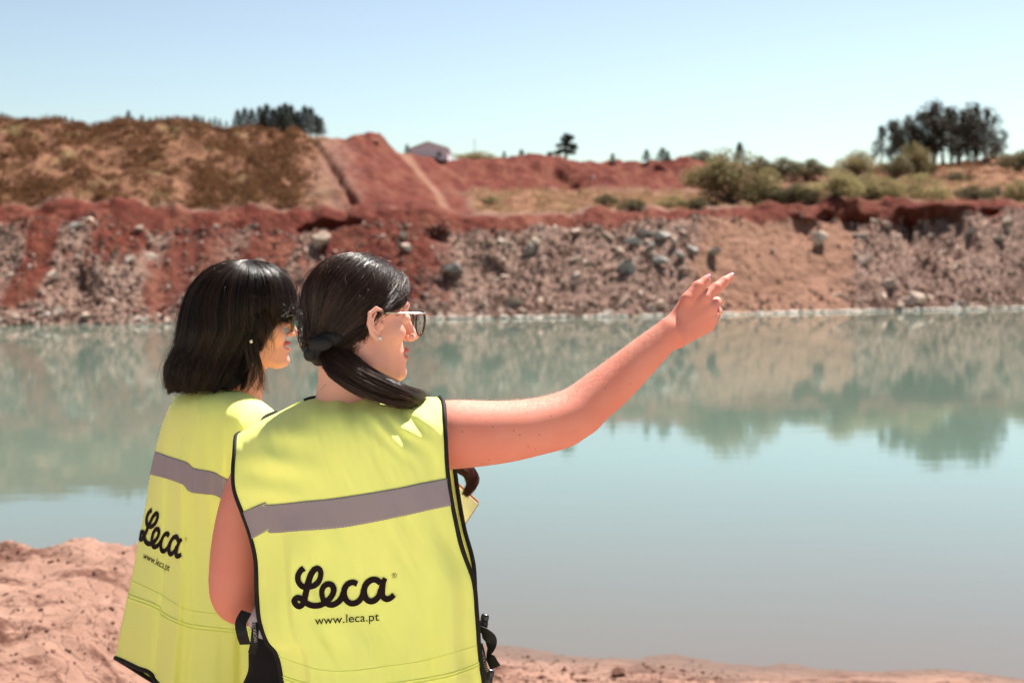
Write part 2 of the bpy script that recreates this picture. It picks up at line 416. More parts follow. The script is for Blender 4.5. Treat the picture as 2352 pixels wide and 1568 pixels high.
# ------------------------------------------------------------------ water
wm, nt, p = newmat("pit_lake_water")
geo = N(nt, 'ShaderNodeNewGeometry'); sp = N(nt, 'ShaderNodeSeparateXYZ'); nt.links.new(geo.outputs['Position'], sp.inputs[0])
wv = N(nt, 'ShaderNodeTexNoise'); wv.inputs['Scale'].default_value = .25; nt.links.new(geo.outputs['Position'], wv.inputs['Vector'])
ma = N(nt, 'ShaderNodeMath', operation='MULTIPLY_ADD'); nt.links.new(wv.outputs[0], ma.inputs[0]); ma.inputs[1].default_value = 2.0; nt.links.new(sp.outputs[1], ma.inputs[2])
mr = N(nt, 'ShaderNodeMapRange'); mr.inputs[1].default_value = 9.8; mr.inputs[2].default_value = 19; nt.links.new(ma.outputs[0], mr.inputs[0])
deep, _ = noise_mix(nt, (.12, .18, .145), (.14, .195, .155), .05, .3, .7, 2)
c = mixc(nt, mr.outputs[0], (.14, .118, .094), deep)
nt.links.new(c, p.inputs['Base Color']); p.inputs['Roughness'].default_value = .035; p.inputs['IOR'].default_value = 1.33
tc = N(nt, 'ShaderNodeTexCoord'); mp = N(nt, 'ShaderNodeMapping'); mp.inputs['Scale'].default_value = (.9, 2.2, 1); nt.links.new(tc.outputs['Object'], mp.inputs[0])
nz = N(nt, 'ShaderNodeTexNoise'); nz.inputs['Scale'].default_value = 1.1; nz.inputs['Detail'].default_value = 5; nt.links.new(mp.outputs[0], nz.inputs['Vector'])
bump(nt, p, nz.outputs[0], .07, .02)
wx = np.array([-120, 120.]); wy_ = np.array([5.5, 130.])
gx, gy = np.meshgrid(np.linspace(-260, 260, 13), np.linspace(-2, 92, 13), indexing='ij')
water = obj("water", np.stack([gx, gy, gx * 0], -1).reshape(-1, 3), grid_faces(13, 13), wm)
tag(water, "calm milky green lake water mirroring the bank and trees", kind='structure')

# ------------------------------------------------------------------ near shore
gx = np.concatenate([np.linspace(-60, -6, 40), np.linspace(-5.9, 6, 520), np.linspace(6.2, 60, 40)])
gy = np.concatenate([np.linspace(-25, 1.8, 20), np.linspace(2, 13, 440), np.linspace(13.2, 24, 20)])
def near_z(X, Y):
    edge = 9.55 - .27 * np.clip(X, -1, 9) - .02 * np.clip(X, 0, 9) ** 2 * 0 + .3 * fbm(np.stack([X * .8, Y * 0, Y * 0], -1), 3)
    t = (Y - 2.6) / (edge - 2.6)
    z = .95 * (1 - np.clip(t, 0, 3)) ; z = np.where(t < 0, .95, z)
    z = .95 - (.95) * np.clip(t, 0, 1) ** 1.15 - np.clip(t - 1, 0, 3) * 1.3
    # berm at the left
    tp = 8.35 + .3 * fbm(np.stack([X * .9 + 4, Y * 0, Y * 0], -1), 3)
    zb = .835 + .08 * fbm(np.stack([X * 1.1, Y * .6, Y * 0], -1), 3) + .0 * np.exp(-((Y - tp) / .9) ** 2) - .9 * np.clip((Y - tp - .15), 0, 9) ** 1.0 * .9
    zb = np.where(Y < 5, .95 * (1 - sstep(3, 5, Y)) + zb * sstep(3, 5, Y), zb)
    wl = 1 - sstep(-1.95, -1.35, X + .03 * Y)
    z = z * (1 - wl) + zb * wl
    P = np.stack([X, Y, X * 0], -1)
    m = sstep(4.0, 5.5, Y)
    rough = np.where(X > -1.0, 1 - sstep(7.9, 8.5, Y), 1.) 
    z = z + m * (.05 * fbm(P * 1.6, 4) + (.045 * fbm(P * 5 + 3, 4) + .06 * np.maximum(fbm(P * 9 + 8, 4), 0) ** .8 * sstep(-.1, .25, fbm(P * 1.3 + 5, 2))) * (.25 + .75 * rough))
    return z
NX, NY = np.meshgrid(gx, gy, indexing='ij')
gm, nt, p = newmat("dry_clay")
tc = N(nt, 'ShaderNodeTexCoord')
c1, h1 = noise_mix(nt, (.23, .12, .085), (.36, .21, .155), 1.1, .3, .7, 8, .65)
c1, hh = noise_mix(nt, (.12, .05, .034), c1, 2.6, .42, .50, 8, .75)
vor = N(nt, 'ShaderNodeTexVoronoi', feature='DISTANCE_TO_EDGE'); vor.inputs['Scale'].default_value = 6.5
wn_ = N(nt, 'ShaderNodeTexNoise'); wn_.inputs['Scale'].default_value = 5; nt.links.new(tc.outputs['Object'], wn_.inputs['Vector'])
va = N(nt, 'ShaderNodeVectorMath', operation='MULTIPLY_ADD'); nt.links.new(wn_.outputs['Color'], va.inputs[0]); va.inputs[1].default_value = (.3, .3, .3); nt.links.new(tc.outputs['Object'], va.inputs[2])
nt.links.new(va.outputs[0], vor.inputs['Vector'])
mrc = N(nt, 'ShaderNodeMapRange'); mrc.inputs[1].default_value = .0; mrc.inputs[2].default_value = .02; nt.links.new(vor.outputs['Distance'], mrc.inputs[0])
c1 = mixc(nt, mrc.outputs[0], mixc(nt, .3, c1, (.16, .08, .055)), c1)
sp = N(nt, 'ShaderNodeSeparateXYZ'); nt.links.new(tc.outputs['Object'], sp.inputs[0])
mz = N(nt, 'ShaderNodeMapRange'); mz.inputs[1].default_value = .03; mz.inputs[2].default_value = .16; nt.links.new(sp.outputs[2], mz.inputs[0])
c1 = mixc(nt, mz.outputs[0], (.155, .10, .08), c1)
# unseen pale ground behind the camera, added to bounce light onto the backs
mt = N(nt, 'ShaderNodeMapRange'); mt.inputs[1].default_value = 1.3; mt.inputs[2].default_value = 2.0; nt.links.new(sp.outputs[1], mt.inputs[0])
pale_bounce, _ = noise_mix(nt, (.52, .47, .38), (.68, .62, .52), 2.0)
c1 = mixc(nt, mt.outputs[0], pale_bounce, c1)
nt.links.new(c1, p.inputs['Base Color']); p.inputs['Roughness'].default_value = .9; p.inputs['Specular IOR Level'].default_value = .2
m2 = N(nt, 'ShaderNodeMath', operation='MULTIPLY_ADD'); nt.links.new(mrc.outputs[0], m2.inputs[0]); m2.inputs[1].default_value = .5; nt.links.new(hh, m2.inputs[2])
bump(nt, p, m2.outputs[0], .8, .03)
NZ = near_z(NX, NY)
ground = obj("ground", np.stack([NX, NY, NZ], -1).reshape(-1, 3), grid_faces(*NX.shape), gm)
tag(ground, "cracked pale red clay shore in the foreground", kind='structure')

# ------------------------------------------------------------------ rocks
def hull_rock(n=14, sc=(1, .8, .6), seed=0):
    r = np.random.default_rng(seed); v = r.normal(size=(n, 3)); v /= np.linalg.norm(v, axis=1)[:, None]
    v *= (.75 + .35 * r.random((n, 1))); v *= np.array(sc)
    bm = bmesh.new()
    for q in v: bm.verts.new(q)
    res = bmesh.ops.convex_hull(bm, input=bm.verts)
    for e in res['geom_interior'] + res['geom_unused']:
        if isinstance(e, bmesh.types.BMVert) and e.is_valid: bm.verts.remove(e)
    bmesh.ops.triangulate(bm, faces=bm.faces); bm.verts.ensure_lookup_table()
    V = np.array([q.co[:] for q in bm.verts]); Fa = np.array([[q.index for q in f.verts] for f in bm.faces]); bm.free()
    return V, Fa
RV = [hull_rock(9 + k % 6, (1, .65 + .3 * ((k * 7) % 5) / 5, .5 + .3 * ((k * 3) % 4) / 4), k) for k in range(12)]
def rotm(r):
    q = r.normal(size=4); q /= np.linalg.norm(q); w, x, y, z = q
    return np.array([[1 - 2 * (y * y + z * z), 2 * (x * y - z * w), 2 * (x * z + y * w)], [2 * (x * y + z * w), 1 - 2 * (x * x + z * z), 2 * (y * z - x * w)], [2 * (x * z - y * w), 2 * (y * z + x * w), 1 - 2 * (x * x + y * y)]])
def rockmat(name, c1_, c2_):
    m, nt, p = newmat(name)
    at = N(nt, 'ShaderNodeAttribute', attribute_name='var'); oi = N(nt, 'ShaderNodeObjectInfo')
    ad = N(nt, 'ShaderNodeMath', operation='ADD'); nt.links.new(at.outputs['Fac'], ad.inputs[0]); nt.links.new(oi.outputs['Random'], ad.inputs[1])
    fr = N(nt, 'ShaderNodeMath', operation='FRACT'); nt.links.new(ad.outputs[0], fr.inputs[0])
    cc = mixc(nt, fr.outputs[0], c1_, c2_)
    cc, h = noise_mix(nt, tuple(x * .55 for x in c1_), cc, 3.0, .3, .5, 8, .7)
    nt.links.new(cc, p.inputs['Base Color']); p.inputs['Roughness'].default_value = .9; p.inputs['Specular IOR Level'].default_value = .08
    bump(nt, p, h, .6, .05); return m
M_rock = rockmat("pale_rock", (.34, .23, .18), (.70, .56, .46)); M_grey = rockmat("blue_grey_rock", (.25, .235, .215), (.48, .44, .40)); M_rub = rockmat("rubble_rock", (.15, .085, .065), (.47, .32, .25))
M_redrock = rockmat("red_rock", (.17, .06, .045), (.3, .14, .1)); M_white = rockmat("white_rock", (.85, .74, .64), (.92, .84, .76))
def dens(x, r):
    red, grass, tan, pale = zones(x, r)
    d = (1 - .8 * red) * (1 - .93 * tan) * (1 - grass)
    return d * sstep(1.0, 1.1, r) * (1 - sstep(3.2, 3.5, r))
# rubble: one mass of small stones
r_ = np.random.default_rng(21)
n = 26000; x = r_.uniform(-250, 2600, n); r = 1 + 2.4 * r_.random(n) ** 1.1
k = r_.random(n) < (.04 + .96 * dens(x, r) * np.clip(.6 + 1.3 * fbm(np.stack([x / 60., r * 3, x * 0 + 17], -1), 3), .1, 1)); x = x[k]; r = r[k]
P = terr_pt(x, r); mb = MB()
for i in range(len(x)):
    V, Fa = RV[i % 12]; s = .06 + .11 * r_.random() ** 2.2 + (.03 if r[i] < 1.8 else 0)
    mb.add(V * s @ rotm(r_) + P[i] + np.array([0, 0, s * .2]), Fa, r_.random())
rub = mb.build("rubble", M_rub, None, False); tag(rub, "small stones and rubble scattered over the far scree slope", kind='stuff')
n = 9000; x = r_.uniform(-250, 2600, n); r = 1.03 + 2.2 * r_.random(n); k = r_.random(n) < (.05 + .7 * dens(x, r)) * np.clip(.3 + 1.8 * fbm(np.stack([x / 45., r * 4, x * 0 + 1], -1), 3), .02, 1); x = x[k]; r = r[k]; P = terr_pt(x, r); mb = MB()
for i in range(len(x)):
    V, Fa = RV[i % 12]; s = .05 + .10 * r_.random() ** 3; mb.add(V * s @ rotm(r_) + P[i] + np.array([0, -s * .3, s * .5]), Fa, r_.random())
o = mb.build("pale_rubble", rockmat("bright_rubble_rock", (.50, .38, .31), (.74, .62, .53)), None, False); tag(o, "pale stones coloured bright for sun specks all over the far scree", kind='stuff')  # pale stone colour, brightened to give sunlit specks
# boulders: individual things
BM = []
for k, (V, Fa) in enumerate(RV):
    BM.append(mesh_data("boulder", V, Fa, False, M_rock))
BMG = [mesh_data("boulder", V, Fa, False, M_grey) for V, Fa in RV]
BMR = [mesh_data("boulder", V, Fa, False, M_redrock) for V, Fa in RV]
def boulder(P, s, k, meshes, label, group=None, rot=None, name="boulder"):
    o = bpy.data.objects.new(name, meshes[k % 12]); COL.objects.link(o)
    o.location = tuple(P); o.scale = (s, s * .9, s); o.rotation_euler = rot or (random.uniform(-.6, .6), random.uniform(-.6, .6), random.uniform(0, 6.28))
    return tag(o, label, "boulder" if name == "boulder" else "stone", group)
def at_pix(px, py, rlo=1.0, rhi=4.4):
    rr = np.linspace(rlo, rhi, 400); Q = terr_pt(np.full(400, float(px)), rr); yy = HY - (Q[:, 2] - HC) / Q[:, 1] * F
    i = int(np.argmin(np.abs(yy - py))); return Q[i], rr[i]
named = [(1437, 618, 22, 1, "large upright blue grey boulder lower left of the grey boulder cluster"),
 (1488, 568, 20, 1, "dark grey flat faced block in the middle of the boulder cluster"), (1452, 560, 19, 1, "pale grey squarish boulder at the left end of the boulder cluster"),
 (1520, 540, 22, 1, "long grey slab topping the boulder cluster"), (1546, 560, 14, 0, "small tan boulder between the grey slabs of the cluster"),
 (1514, 605, 17, 1, "grey block with a flat lit top just under the cluster"), (1568, 625, 15, 0, "pale stone at the foot of the cluster just left of the pointing hand"),
 (1640, 585, 18, 1, "pale grey boulder at the right end of the cluster above the pointing finger"), (1590, 575, 16, 1, "rounded grey boulder inside the right half of the cluster"),
 (1560, 590, 13, 1, "small dark blue grey block in the shade of the cluster"), (1500, 590, 12, 0, "brownish rock wedged below the dark flat block"),
 (1218, 575, 17, 1, "blue grey block jutting from the slope right of the ponytailed woman"), (1230, 562, 14, 0, "tan rock resting on top of the jutting blue grey block"),
 (1125, 560, 16, 0, "pale tan boulder high on the grey scree right of the red tongue"), (1321, 538, 16, 0, "tan boulder near the scree top halfway to the cluster"),
 (1395, 545, 17, 0, "tan boulder just left of the grey boulder cluster"), (1885, 555, 22, 0, "long pale boulder tilted on the dark slope right of the smooth tan slope"),
 (1158, 605, 10, 0, "small pale stone in the middle of the brown scree"), (1040, 625, 26, 1, "wide dark slab half buried beside the red tongue"),
 (2130, 605, 18, 0, "pale boulder in the middle of the right hand scree"), (2230, 535, 14, 1, "grey stone near the top of the right hand scree"),
 (2290, 550, 14, 0, "pale stone close under the bench at the right edge"), (2040, 655, 22, 0, "broad tan slab low on the right hand scree"),
 (2100, 690, 26, 0, "long flat tan slab near the water on the right bank"), (740, 560, 26, 0, "pale boulder under the dark overhang behind the two women"),
 (860, 325, 17, 2, "dark red soil block perched on the skyline of the red flank"), (120, 640, 20, 0, "pale rock on the left scree beside the narrow red tongue"),
 (200, 728, 18, 0, "tan rock at the waterline at the far left"), (1180, 700, 24, 0, "rock heap stone at the waterline below the brown scree"),
 (1875, 545, 12, 0, "small pale stone touching the long tilted boulder")]
for i, (px, py, sz, kd, lab) in enumerate(named):
    P, rr = at_pix(px, py, 1.0, 7.2 if py < 400 else 4.4)
    boulder(P + np.array([0, -.12, .10]), 1.35 * sz / F * P[1], i * 5 + 2, (BM, BMG, BMR)[kd], lab)
cnt = 0; r_ = np.random.default_rng(5)
def zone_lab(x, r):
    if r > 0 and r < 1.35: return ("wave washed stone along the far waterline", "stones along the far waterline")
    if x < 420: return ("tan rock on the rocky slope at the far left", "rocks on the far left scree")
    if x < 850: return ("pinkish rock on the scree behind the two women", "rocks on the scree behind the women")
    if x < 1400: return ("tan rock on the brown scree between head and boulder cluster", "rocks on the brown middle scree")
    if x < 1720: return ("rock lying around the grey boulder cluster", "rocks around the boulder cluster")
    return ("rock on the dark scree at the right", "rocks on the right hand scree")
while cnt < 265:
    x = r_.uniform(-40, 2400); r = 1.02 + 2.3 * r_.random() ** 1.0
    if r_.random() > float(dens(np.array(x), np.array(r))) + .03: continue
    P = terr_pt(np.array([x]), np.array([r]))[0]; lab, grp = zone_lab(x, r)
    if r < 1.35: P[2] = max(P[2], .03)
    sz = (8 + 16 * r_.random() ** 2.5) * (1.25 if x > 1900 else 1)
    boulder(P + np.array([0, 0, .03]), sz / F * P[1], int(r_.integers(0, 12)), BM if r_.random() < .85 else BMG, lab, grp); cnt += 1
# pale washed stones of the waterline on the right: a low continuous rim
r_ = np.random.default_rng(9); mb = MB()
for i in range(900):
    x = r_.uniform(1640, 2420) if i < 650 else r_.uniform(960, 1640)
    if i % 3 and fbm(np.array([x / 30., 0, 4.]), 2) < 0: continue
    x = x; P = terr_pt(np.array([x]), np.array([1.03 + .09 * r_.random()]))[0]
    V, Fa = RV[i % 12]; s = .05 + .09 * r_.random(); mb.add(V * s * np.array([1.5, 1, .7]) + [P[0], P[1] - .1, .03 + .05 * r_.random()], Fa, r_.random())
rim = mb.build("waterline_pebbles", M_white, None, False); tag(rim, "bright dried pebbles rimming the far waterline", kind='stuff')

# ------------------------------------------------------------------ foliage helpers
def leaves(mb, cen, rad, n, size, r, flat=0.):
    d = r.normal(size=(n, 3)); d /= np.linalg.norm(d, axis=1)[:, None]
    P = np.asarray(cen) + d * np.asarray(rad) * (r.random((n, 1)) ** .45)
    a = r.normal(size=(n, 3)); a /= np.linalg.norm(a, axis=1)[:, None]; b = np.cross(a, r.normal(size=(n, 3))); b /= np.linalg.norm(b, axis=1)[:, None]
    s = size * (.6 + .8 * r.random((n, 1)))
    V = np.stack([P - a * s, P - b * s * .5, P + a * s, P + b * s * .5], 1).reshape(-1, 3)
    Fa = np.arange(4 * n).reshape(n, 4); mb.add(V, Fa, np.repeat(np.clip(.5 + .3 * r.normal(size=n), 0, 1), 4))
M_euc = leafmat("eucalyptus_leaf", (.04, .035, .026), (.075, .065, .045), .15)
M_pine = leafmat("pine_needle", (.022, .026, .018), (.05, .052, .034), .12)
M_bark = simple("bark", (.12, .085, .07), .9, (.2, .15, .12), 6)
M_olive = leafmat("olive_shrub_leaf", (.16, .13, .058), (.36, .30, .15), .4)
M_dark = leafmat("dark_shrub_leaf", (.07, .058, .03), (.18, .15, .075), .3)
M_yell = leafmat("yellow_shrub_leaf", (.19, .155, .07), (.40, .33, .16), .4)
def make_tree(name, kind, seed, leafm):
    """unit height tree at the origin: returns [(part name, mesh)]"""
    r = np.random.default_rng(seed); tb = MB(); cb = MB()
    bend = r.normal(size=2) * .03
    top = .92 if kind != 'bush' else .5
    z = np.linspace(-.06, top, 9); P = np.stack([bend[0] * z ** 2 + .01 * np.sin(z * 9 + seed), bend[1] * z ** 2, z], -1)
    tubes(tb, P[None], ((.045 if kind == 'pine' else .022) * (1 - .85 * np.clip(z, 0, 1)))[None], 7)
    if kind == 'euc':
        for k in range(9):
            zc = .28 + .66 * (k / 8); a = r.uniform(0, 6.28); rr = (.10 + .13 * r.random()) * (1.15 - zc * .6)
            c0 = np.array([math.cos(a) * rr, math.sin(a) * rr, zc]); b = np.array([bend[0] * zc ** 2, bend[1] * zc ** 2, zc - .14])
            tubes(tb, (b + (c0 - b) * np.linspace(0, 1, 5)[:, None])[None], np.linspace(.008, .003, 5)[None], 5)
            leaves(cb, c0, (.12 + .05 * r.random(), .12, .12 + .05 * r.random()), 150, .02, r)
        leaves(cb, (bend[0], bend[1], .93), (.05, .05, .12), 160, .02, r)
    elif kind == 'conifer':
        for k in range(13):
            zc = .12 + .8 * k / 12; w = .26 * (1 - zc) ** .8 + .02
            for q in range(5):
                a = q * 1.256 + k * .7 + r.uniform(-.3, .3); c0 = np.array([math.cos(a) * w * .6, math.sin(a) * w * .6, zc - .02])
                tubes(tb, np.stack([[0, 0, zc], c0 * [1.4, 1.4, 1]])[None], np.array([[.006, .002]]), 4)
                leaves(cb, c0, (w * .6, w * .6, .045), 26, .02, r)
        leaves(cb, (0, 0, .95), (.02, .02, .07), 30, .015, r)
    elif kind == 'pine':
        for k in range(12):
            a = r.uniform(0, 6.28); zc = .22 + .68 * r.random(); rr = .05 + .17 * r.random() * (1.25 - zc)
            c0 = np.array([math.cos(a) * rr * 1.2, math.sin(a) * rr * 1.2, zc]); b = np.array([0, 0, zc - .1])
            tubes(tb, (b + (c0 - b) * np.linspace(0, 1, 4)[:, None])[None], np.linspace(.008, .003, 4)[None], 5)
            leaves(cb, c0, (.13, .13, .09), 200, .026, r)
        leaves(cb, (0, 0, .75), (.16, .16, .16), 500, .025, r); leaves(cb, (0, 0, .93), (.07, .07, .07), 130, .02, r)
    elif kind == 'bush':
        for k in range(30):
            a = r.uniform(0, 6.28); rr = .40 * math.sqrt(r.random()); zc = .10 + .66 * (r.random() ** .7) * math.sqrt(1 - (rr / .46) ** 2); c0 = np.array([math.cos(a) * rr * 1.1, math.sin(a) * rr * 1.1, zc])
            tubes(tb, (c0 * np.linspace(0, 1, 4)[:, None])[None], np.linspace(.012, .004, 4)[None], 4)
            leaves(cb, c0, (.17, .17, .16), 170, .022, r)
    Vt, Ft = tb.data(); Vc, Fc = cb.data()
    mt = mesh_data("trunk", Vt, Ft, True, M_bark); mc = mesh_data("crown", Vc, Fc, False, leafm); set_attr(mc, 'var', np.concatenate(cb.attr))
    return [("trunk" if kind != 'bush' else "stems", mt), ("crown" if kind != 'bush' else "foliage", mc)]
def place_tree(name, parts, P, h, w, label, cat, group=None, rz=None):
    o = empty(name, P, label, cat, group); o.scale = (w * h, w * h, h); o.rotation_euler = (0, 0, random.uniform(0, 6.28) if rz is None else rz)
    for nm, me in parts:
        c = bpy.data.objects.new(nm, me); COL.objects.link(c); c.parent = o
    return o
EUC = [make_tree("e", 'euc', s, M_euc) for s in (1, 2, 3, 4, 5)]
CON = [make_tree("c", 'conifer', s, M_pine) for s in (11, 12, 13)]
PIN = [make_tree("p", 'pine', s, M_pine) for s in (21, 22)]
BOL = [make_tree("b", 'bush', s, M_olive) for s in (31, 32)]
BDK = [make_tree("b", 'bush', s, M_dark) for s in (33, 34)]
BYL = [make_tree("b", 'bush', s, M_yell) for s in (35, 36)]
def put(name, parts, px, ytop, ybase, d, label, cat, group=None, w=1.0):
    """a plant whose foot is seen at ybase and whose top at ytop, at distance d"""
    if ybase >= 404 and name == 'shrub':
        q_, _r = at_pix(px, ybase, 4.15, 7.0); d = float(q_[1])
    P = W(px, ybase, d); h = (ybase - ytop) / F * d * (1.2 if name == 'shrub' else 1)
    return place_tree(name, parts, P, h, w, label, cat, group)
rd = random.Random(4)
# eucalyptus grove on the right
eu = [(2025, 292, 1.0), (2048, 285, 1.05), (2068, 278, 1.1), (2088, 272, 1.1), (2108, 268, 1.1), (2125, 262, 1.15), (2143, 252, 1.2), (2165, 238, 1.2), (2186, 254, 1.25), (2205, 262, 1.2),
      (2222, 268, 1.1), (2243, 242, 1.1), (2262, 252, 1.15), (2278, 270, 1.0), (2100, 290, 1.2), (2150, 280, 1.2), (2200, 285, 1.2), (2070, 300, 1.2), (2240, 288, 1.2)]
ORD = 'first second third fourth fifth sixth seventh eighth ninth tenth eleventh twelfth thirteenth fourteenth fifteenth sixteenth seventeenth eighteenth nineteenth twentieth twenty-first twenty-second twenty-third twenty-fourth twenty-fifth'.split()
for i, (px, yt, w) in enumerate(eu):
    lab, grp = "dark tall eucalyptus packed inside the grove on the right skyline", "eucalyptus trees of the right hand grove"
    lab = ("dark eucalyptus of the right hand grove, %s from its left end" % ORD[i]) if i < 14 else ("shorter eucalyptus filling the right hand grove, %s of the short ones from the left" % ORD[[1, 2, 3, 0, 4][i - 14]])
    if i == 0: lab, grp = "eucalyptus at the left end of the grove with a narrow crown", None
    if i == 7: lab, grp = "tallest pointed eucalyptus in the middle of the right hand grove", None
    if i == 11: lab, grp = "narrow spiky eucalyptus rising at the right part of the grove", None
    if i == 13: lab, grp = "last full crowned eucalyptus at the right end of the dense grove", None
    put("eucalyptus_tree", EUC[i % 5], px, yt, 384 + rd.uniform(-4, 4) - (6 if px > 2180 else 0), 132 + rd.uniform(-3, 6), lab, "tree", grp, w * 1.1)
put("eucalyptus_tree", EUC[2], 2302, 300, 366, 134, "small leaning eucalyptus standing apart right of the grove", "tree", None, .8)
put("eucalyptus_tree", EUC[4], 2290, 318, 372, 135, "thin sparse young eucalyptus between grove and leaning tree", "tree", None, .9)
# pine clump on the left hill
pc = [(546, 250), (562, 245), (578, 248), (596, 242), (612, 236), (628, 246), (642, 240), (655, 234), (668, 238), (684, 252), (700, 240), (714, 244), (728, 262), (738, 268), (605, 256), (648, 256), (675, 258)]
for i, (px, yt) in enumerate(pc):
    d = float(terr(np.array(px), np.array(7.0))[0]) + 3 + rd.uniform(0, 3)
    lab, grp = "dark conifer crowded in the clump on the left hilltop", "conifers of the clump on the left hill"
    lab = "dark conifer in the left hilltop clump, %s counted from the left" % ORD[sorted(q[0] for q in pc).index(px)]
    if i == 0: lab, grp = "spindly conifer at the left end of the hilltop clump", None
    if i == 13: lab, grp = "low conifer at the right end of the hilltop clump", None
    if i == 4: lab, grp = "pointed conifer left of the middle of the hilltop clump", None
    put("conifer_tree", CON[i % 3], px, yt, 312 if px > 600 else 300, d, lab, "tree", grp, 1.45)
# small conifers along the left skyline
sk = [(4, 258), (14, 262), (75, 268), (125, 262), (138, 265), (150, 264), (166, 268), (295, 252), (305, 266), (326, 262), (345, 268), (358, 266), (372, 270), (385, 266), (396, 268), (408, 264), (418, 270), (432, 268), (447, 262), (456, 264), (466, 266), (482, 270), (494, 268), (505, 272), (520, 276)]
for i, (px, yt) in enumerate(sk):
    lab, grp = "small dark sapling poking over the left skyline", "saplings along the left skyline"
    lab = "small dark sapling on the left skyline, %s from the picture's left edge" % ORD[i]
    if px == 295: lab, grp = "tallest single sapling on the left skyline", None
    if px == 447: lab, grp = "bushiest sapling near the right end of the skyline row", None
    d = float(terr(np.array(px), np.array(7.0))[0]) + 1.5
    put("conifer_tree", CON[(i * 2) % 3], px, yt, 290 if px > 250 else 282, d, lab, "tree", grp, 1.7 if px in (447, 4) else 1.3)
# middle skyline
put("pine_tree", PIN[0], 1300, 305, 368, 103, "lone open crowned pine standing on the red ridge", "tree", None, 1.5)
put("pine_tree", PIN[1], 1262, 348, 372, 108, "low round pale tree left of the lone pine", "tree", None, 1.3)
for px, yt, yb, w, lab in [(1198, 342, 368, 1.3, "short dark conifer on the ridge left of the lone pine"), (1158, 346, 366, 1.0, "faint little conifer at the left of the ridge"), (1407, 350, 392, .8, "small dark conifer growing on the ridge face right of the lone pine"),
    (1485, 342, 372, 1.2, "pointed conifer on the ridge left of its wider neighbour"), (1522, 338, 372, 1.5, "wide dark conifer on the ridge with a neighbour at its left"), (1534, 345, 372, .9, "slim conifer touching the wide dark one"),
    (1699, 324, 400, .8, "tall thin hazy conifer behind the big olive bush"), (1655, 352, 392, .8, "small conifer between the round dark tree and the thin one"), (935, 330, 360, .9, "little tree at the left end of the distant shed")]:
    d = 88 if px < 1000 else (103 if px < 1640 else 125)
    put("conifer_tree", CON[int(px) % 3], px, yt, yb, d, lab, "tree", None, w * 1.6)
# shrubs on the bench and hill
bs = [(1680, 345, 468, 96, BOL, 1.3, "big round olive green bush, tallest on the bench", .0), (1728, 415, 470, 90, BDK, 1.3, "dark rounded shrub right at the foot of the big olive bush", 0),
 (1815, 420, 470, 92, BDK, 1.6, "wide dark shrub in the middle of the bench", 0), (1775, 425, 468, 93, BOL, 1.2, "low greyish shrub between the two dark ones", 0), (1862, 428, 470, 92, BDK, 1.1, "small dark shrub at the right side of the wide one", 0),
 (1915, 388, 455, 104, BYL, 1.7, "pale yellowish bush left of the long green bushes", 0), (1975, 398, 466, 98, BOL, 1.5, "long low green bush in front of the domed tree", 0), (2030, 405, 466, 97, BYL, 1.4, "yellow green bush below the left end of the grove", 0),
 (2115, 400, 470, 94, BYL, 1.5, "pale spreading bush below the middle of the grove", 0), (1970, 347, 412, 118, BOL, 1.25, "domed olive tree with a rounded top left of the grove", 0), (1617, 345, 385, 118, BDK, 1.5, "round dark tree on the skyline left of the big olive bush", 0),
 (1795, 363, 402, 126, BDK, 1.7, "grey green clump on the skyline right of the thin conifer", 0), (1852, 362, 400, 126, BDK, 1.3, "dark round crown on the skyline right of the grey green clump", 0), (1745, 360, 400, 124, BDK, 1.0, "dark crown on the skyline just behind the big olive bush", 0),
 (1895, 375, 402, 124, BOL, 1.4, "low flat bush on the skyline left of the domed tree", 0), (2060, 360, 402, 120, BDK, 1.0, "brownish sapling under the left end of the grove", 0), (2100, 325, 400, 124, BOL, .75, "brown olive tree in front of the left grove trunks", 0),
 (2125, 370, 408, 118, BDK, 1.0, "dark shrub at the foot of the grove trunks", 0), (2340, 340, 385, 122, BDK, 1.6, "dark green tree cut by the right edge of the picture", 0), (2344, 410, 470, 92, BYL, 1.0, "green shrub at the right edge on the bench", 0),
 (2240, 425, 462, 97, BDK, 2.0, "low dark shrub on the bench right of the pale bush", 0), (2290, 428, 462, 98, BDK, 1.8, "low brownish shrub near the right edge of the bench", 0), (1450, 455, 485, 80, BDK, 1.8, "low dark shrub at the bench edge above the boulder cluster", 0),
 (1390, 446, 475, 88, BDK, 1.6, "low dark shrub on the dry bench grass", 0), (1545, 448, 478, 86, BYL, 1.8, "low green shrub on the bench left of the big olive bush", 0), (1130, 450, 472, 88, BOL, 1.8, "low grey green shrub at the left end of the bench grass", 0),
 (1090, 348, 366, 104, BOL, 3.0, "flat bush on the ridge skyline left of the lone pine", 0), (2200, 395, 420, 118, BDK, 2.0, "reddish brown scrub below the right part of the grove", 0), (1600, 452, 482, 82, BDK, 1.5, "tuft of dark scrub left of the big bush foot", 0)]
for i, (px, yt, yb, d, M, w, lab, _) in enumerate(bs):
    if yb < 404: yb += 12
    put("shrub", M[i % 2], px, yt, yb, d, lab, "shrub" if "tree" not in lab.split(',')[0] else "tree", None, w * 1.12)

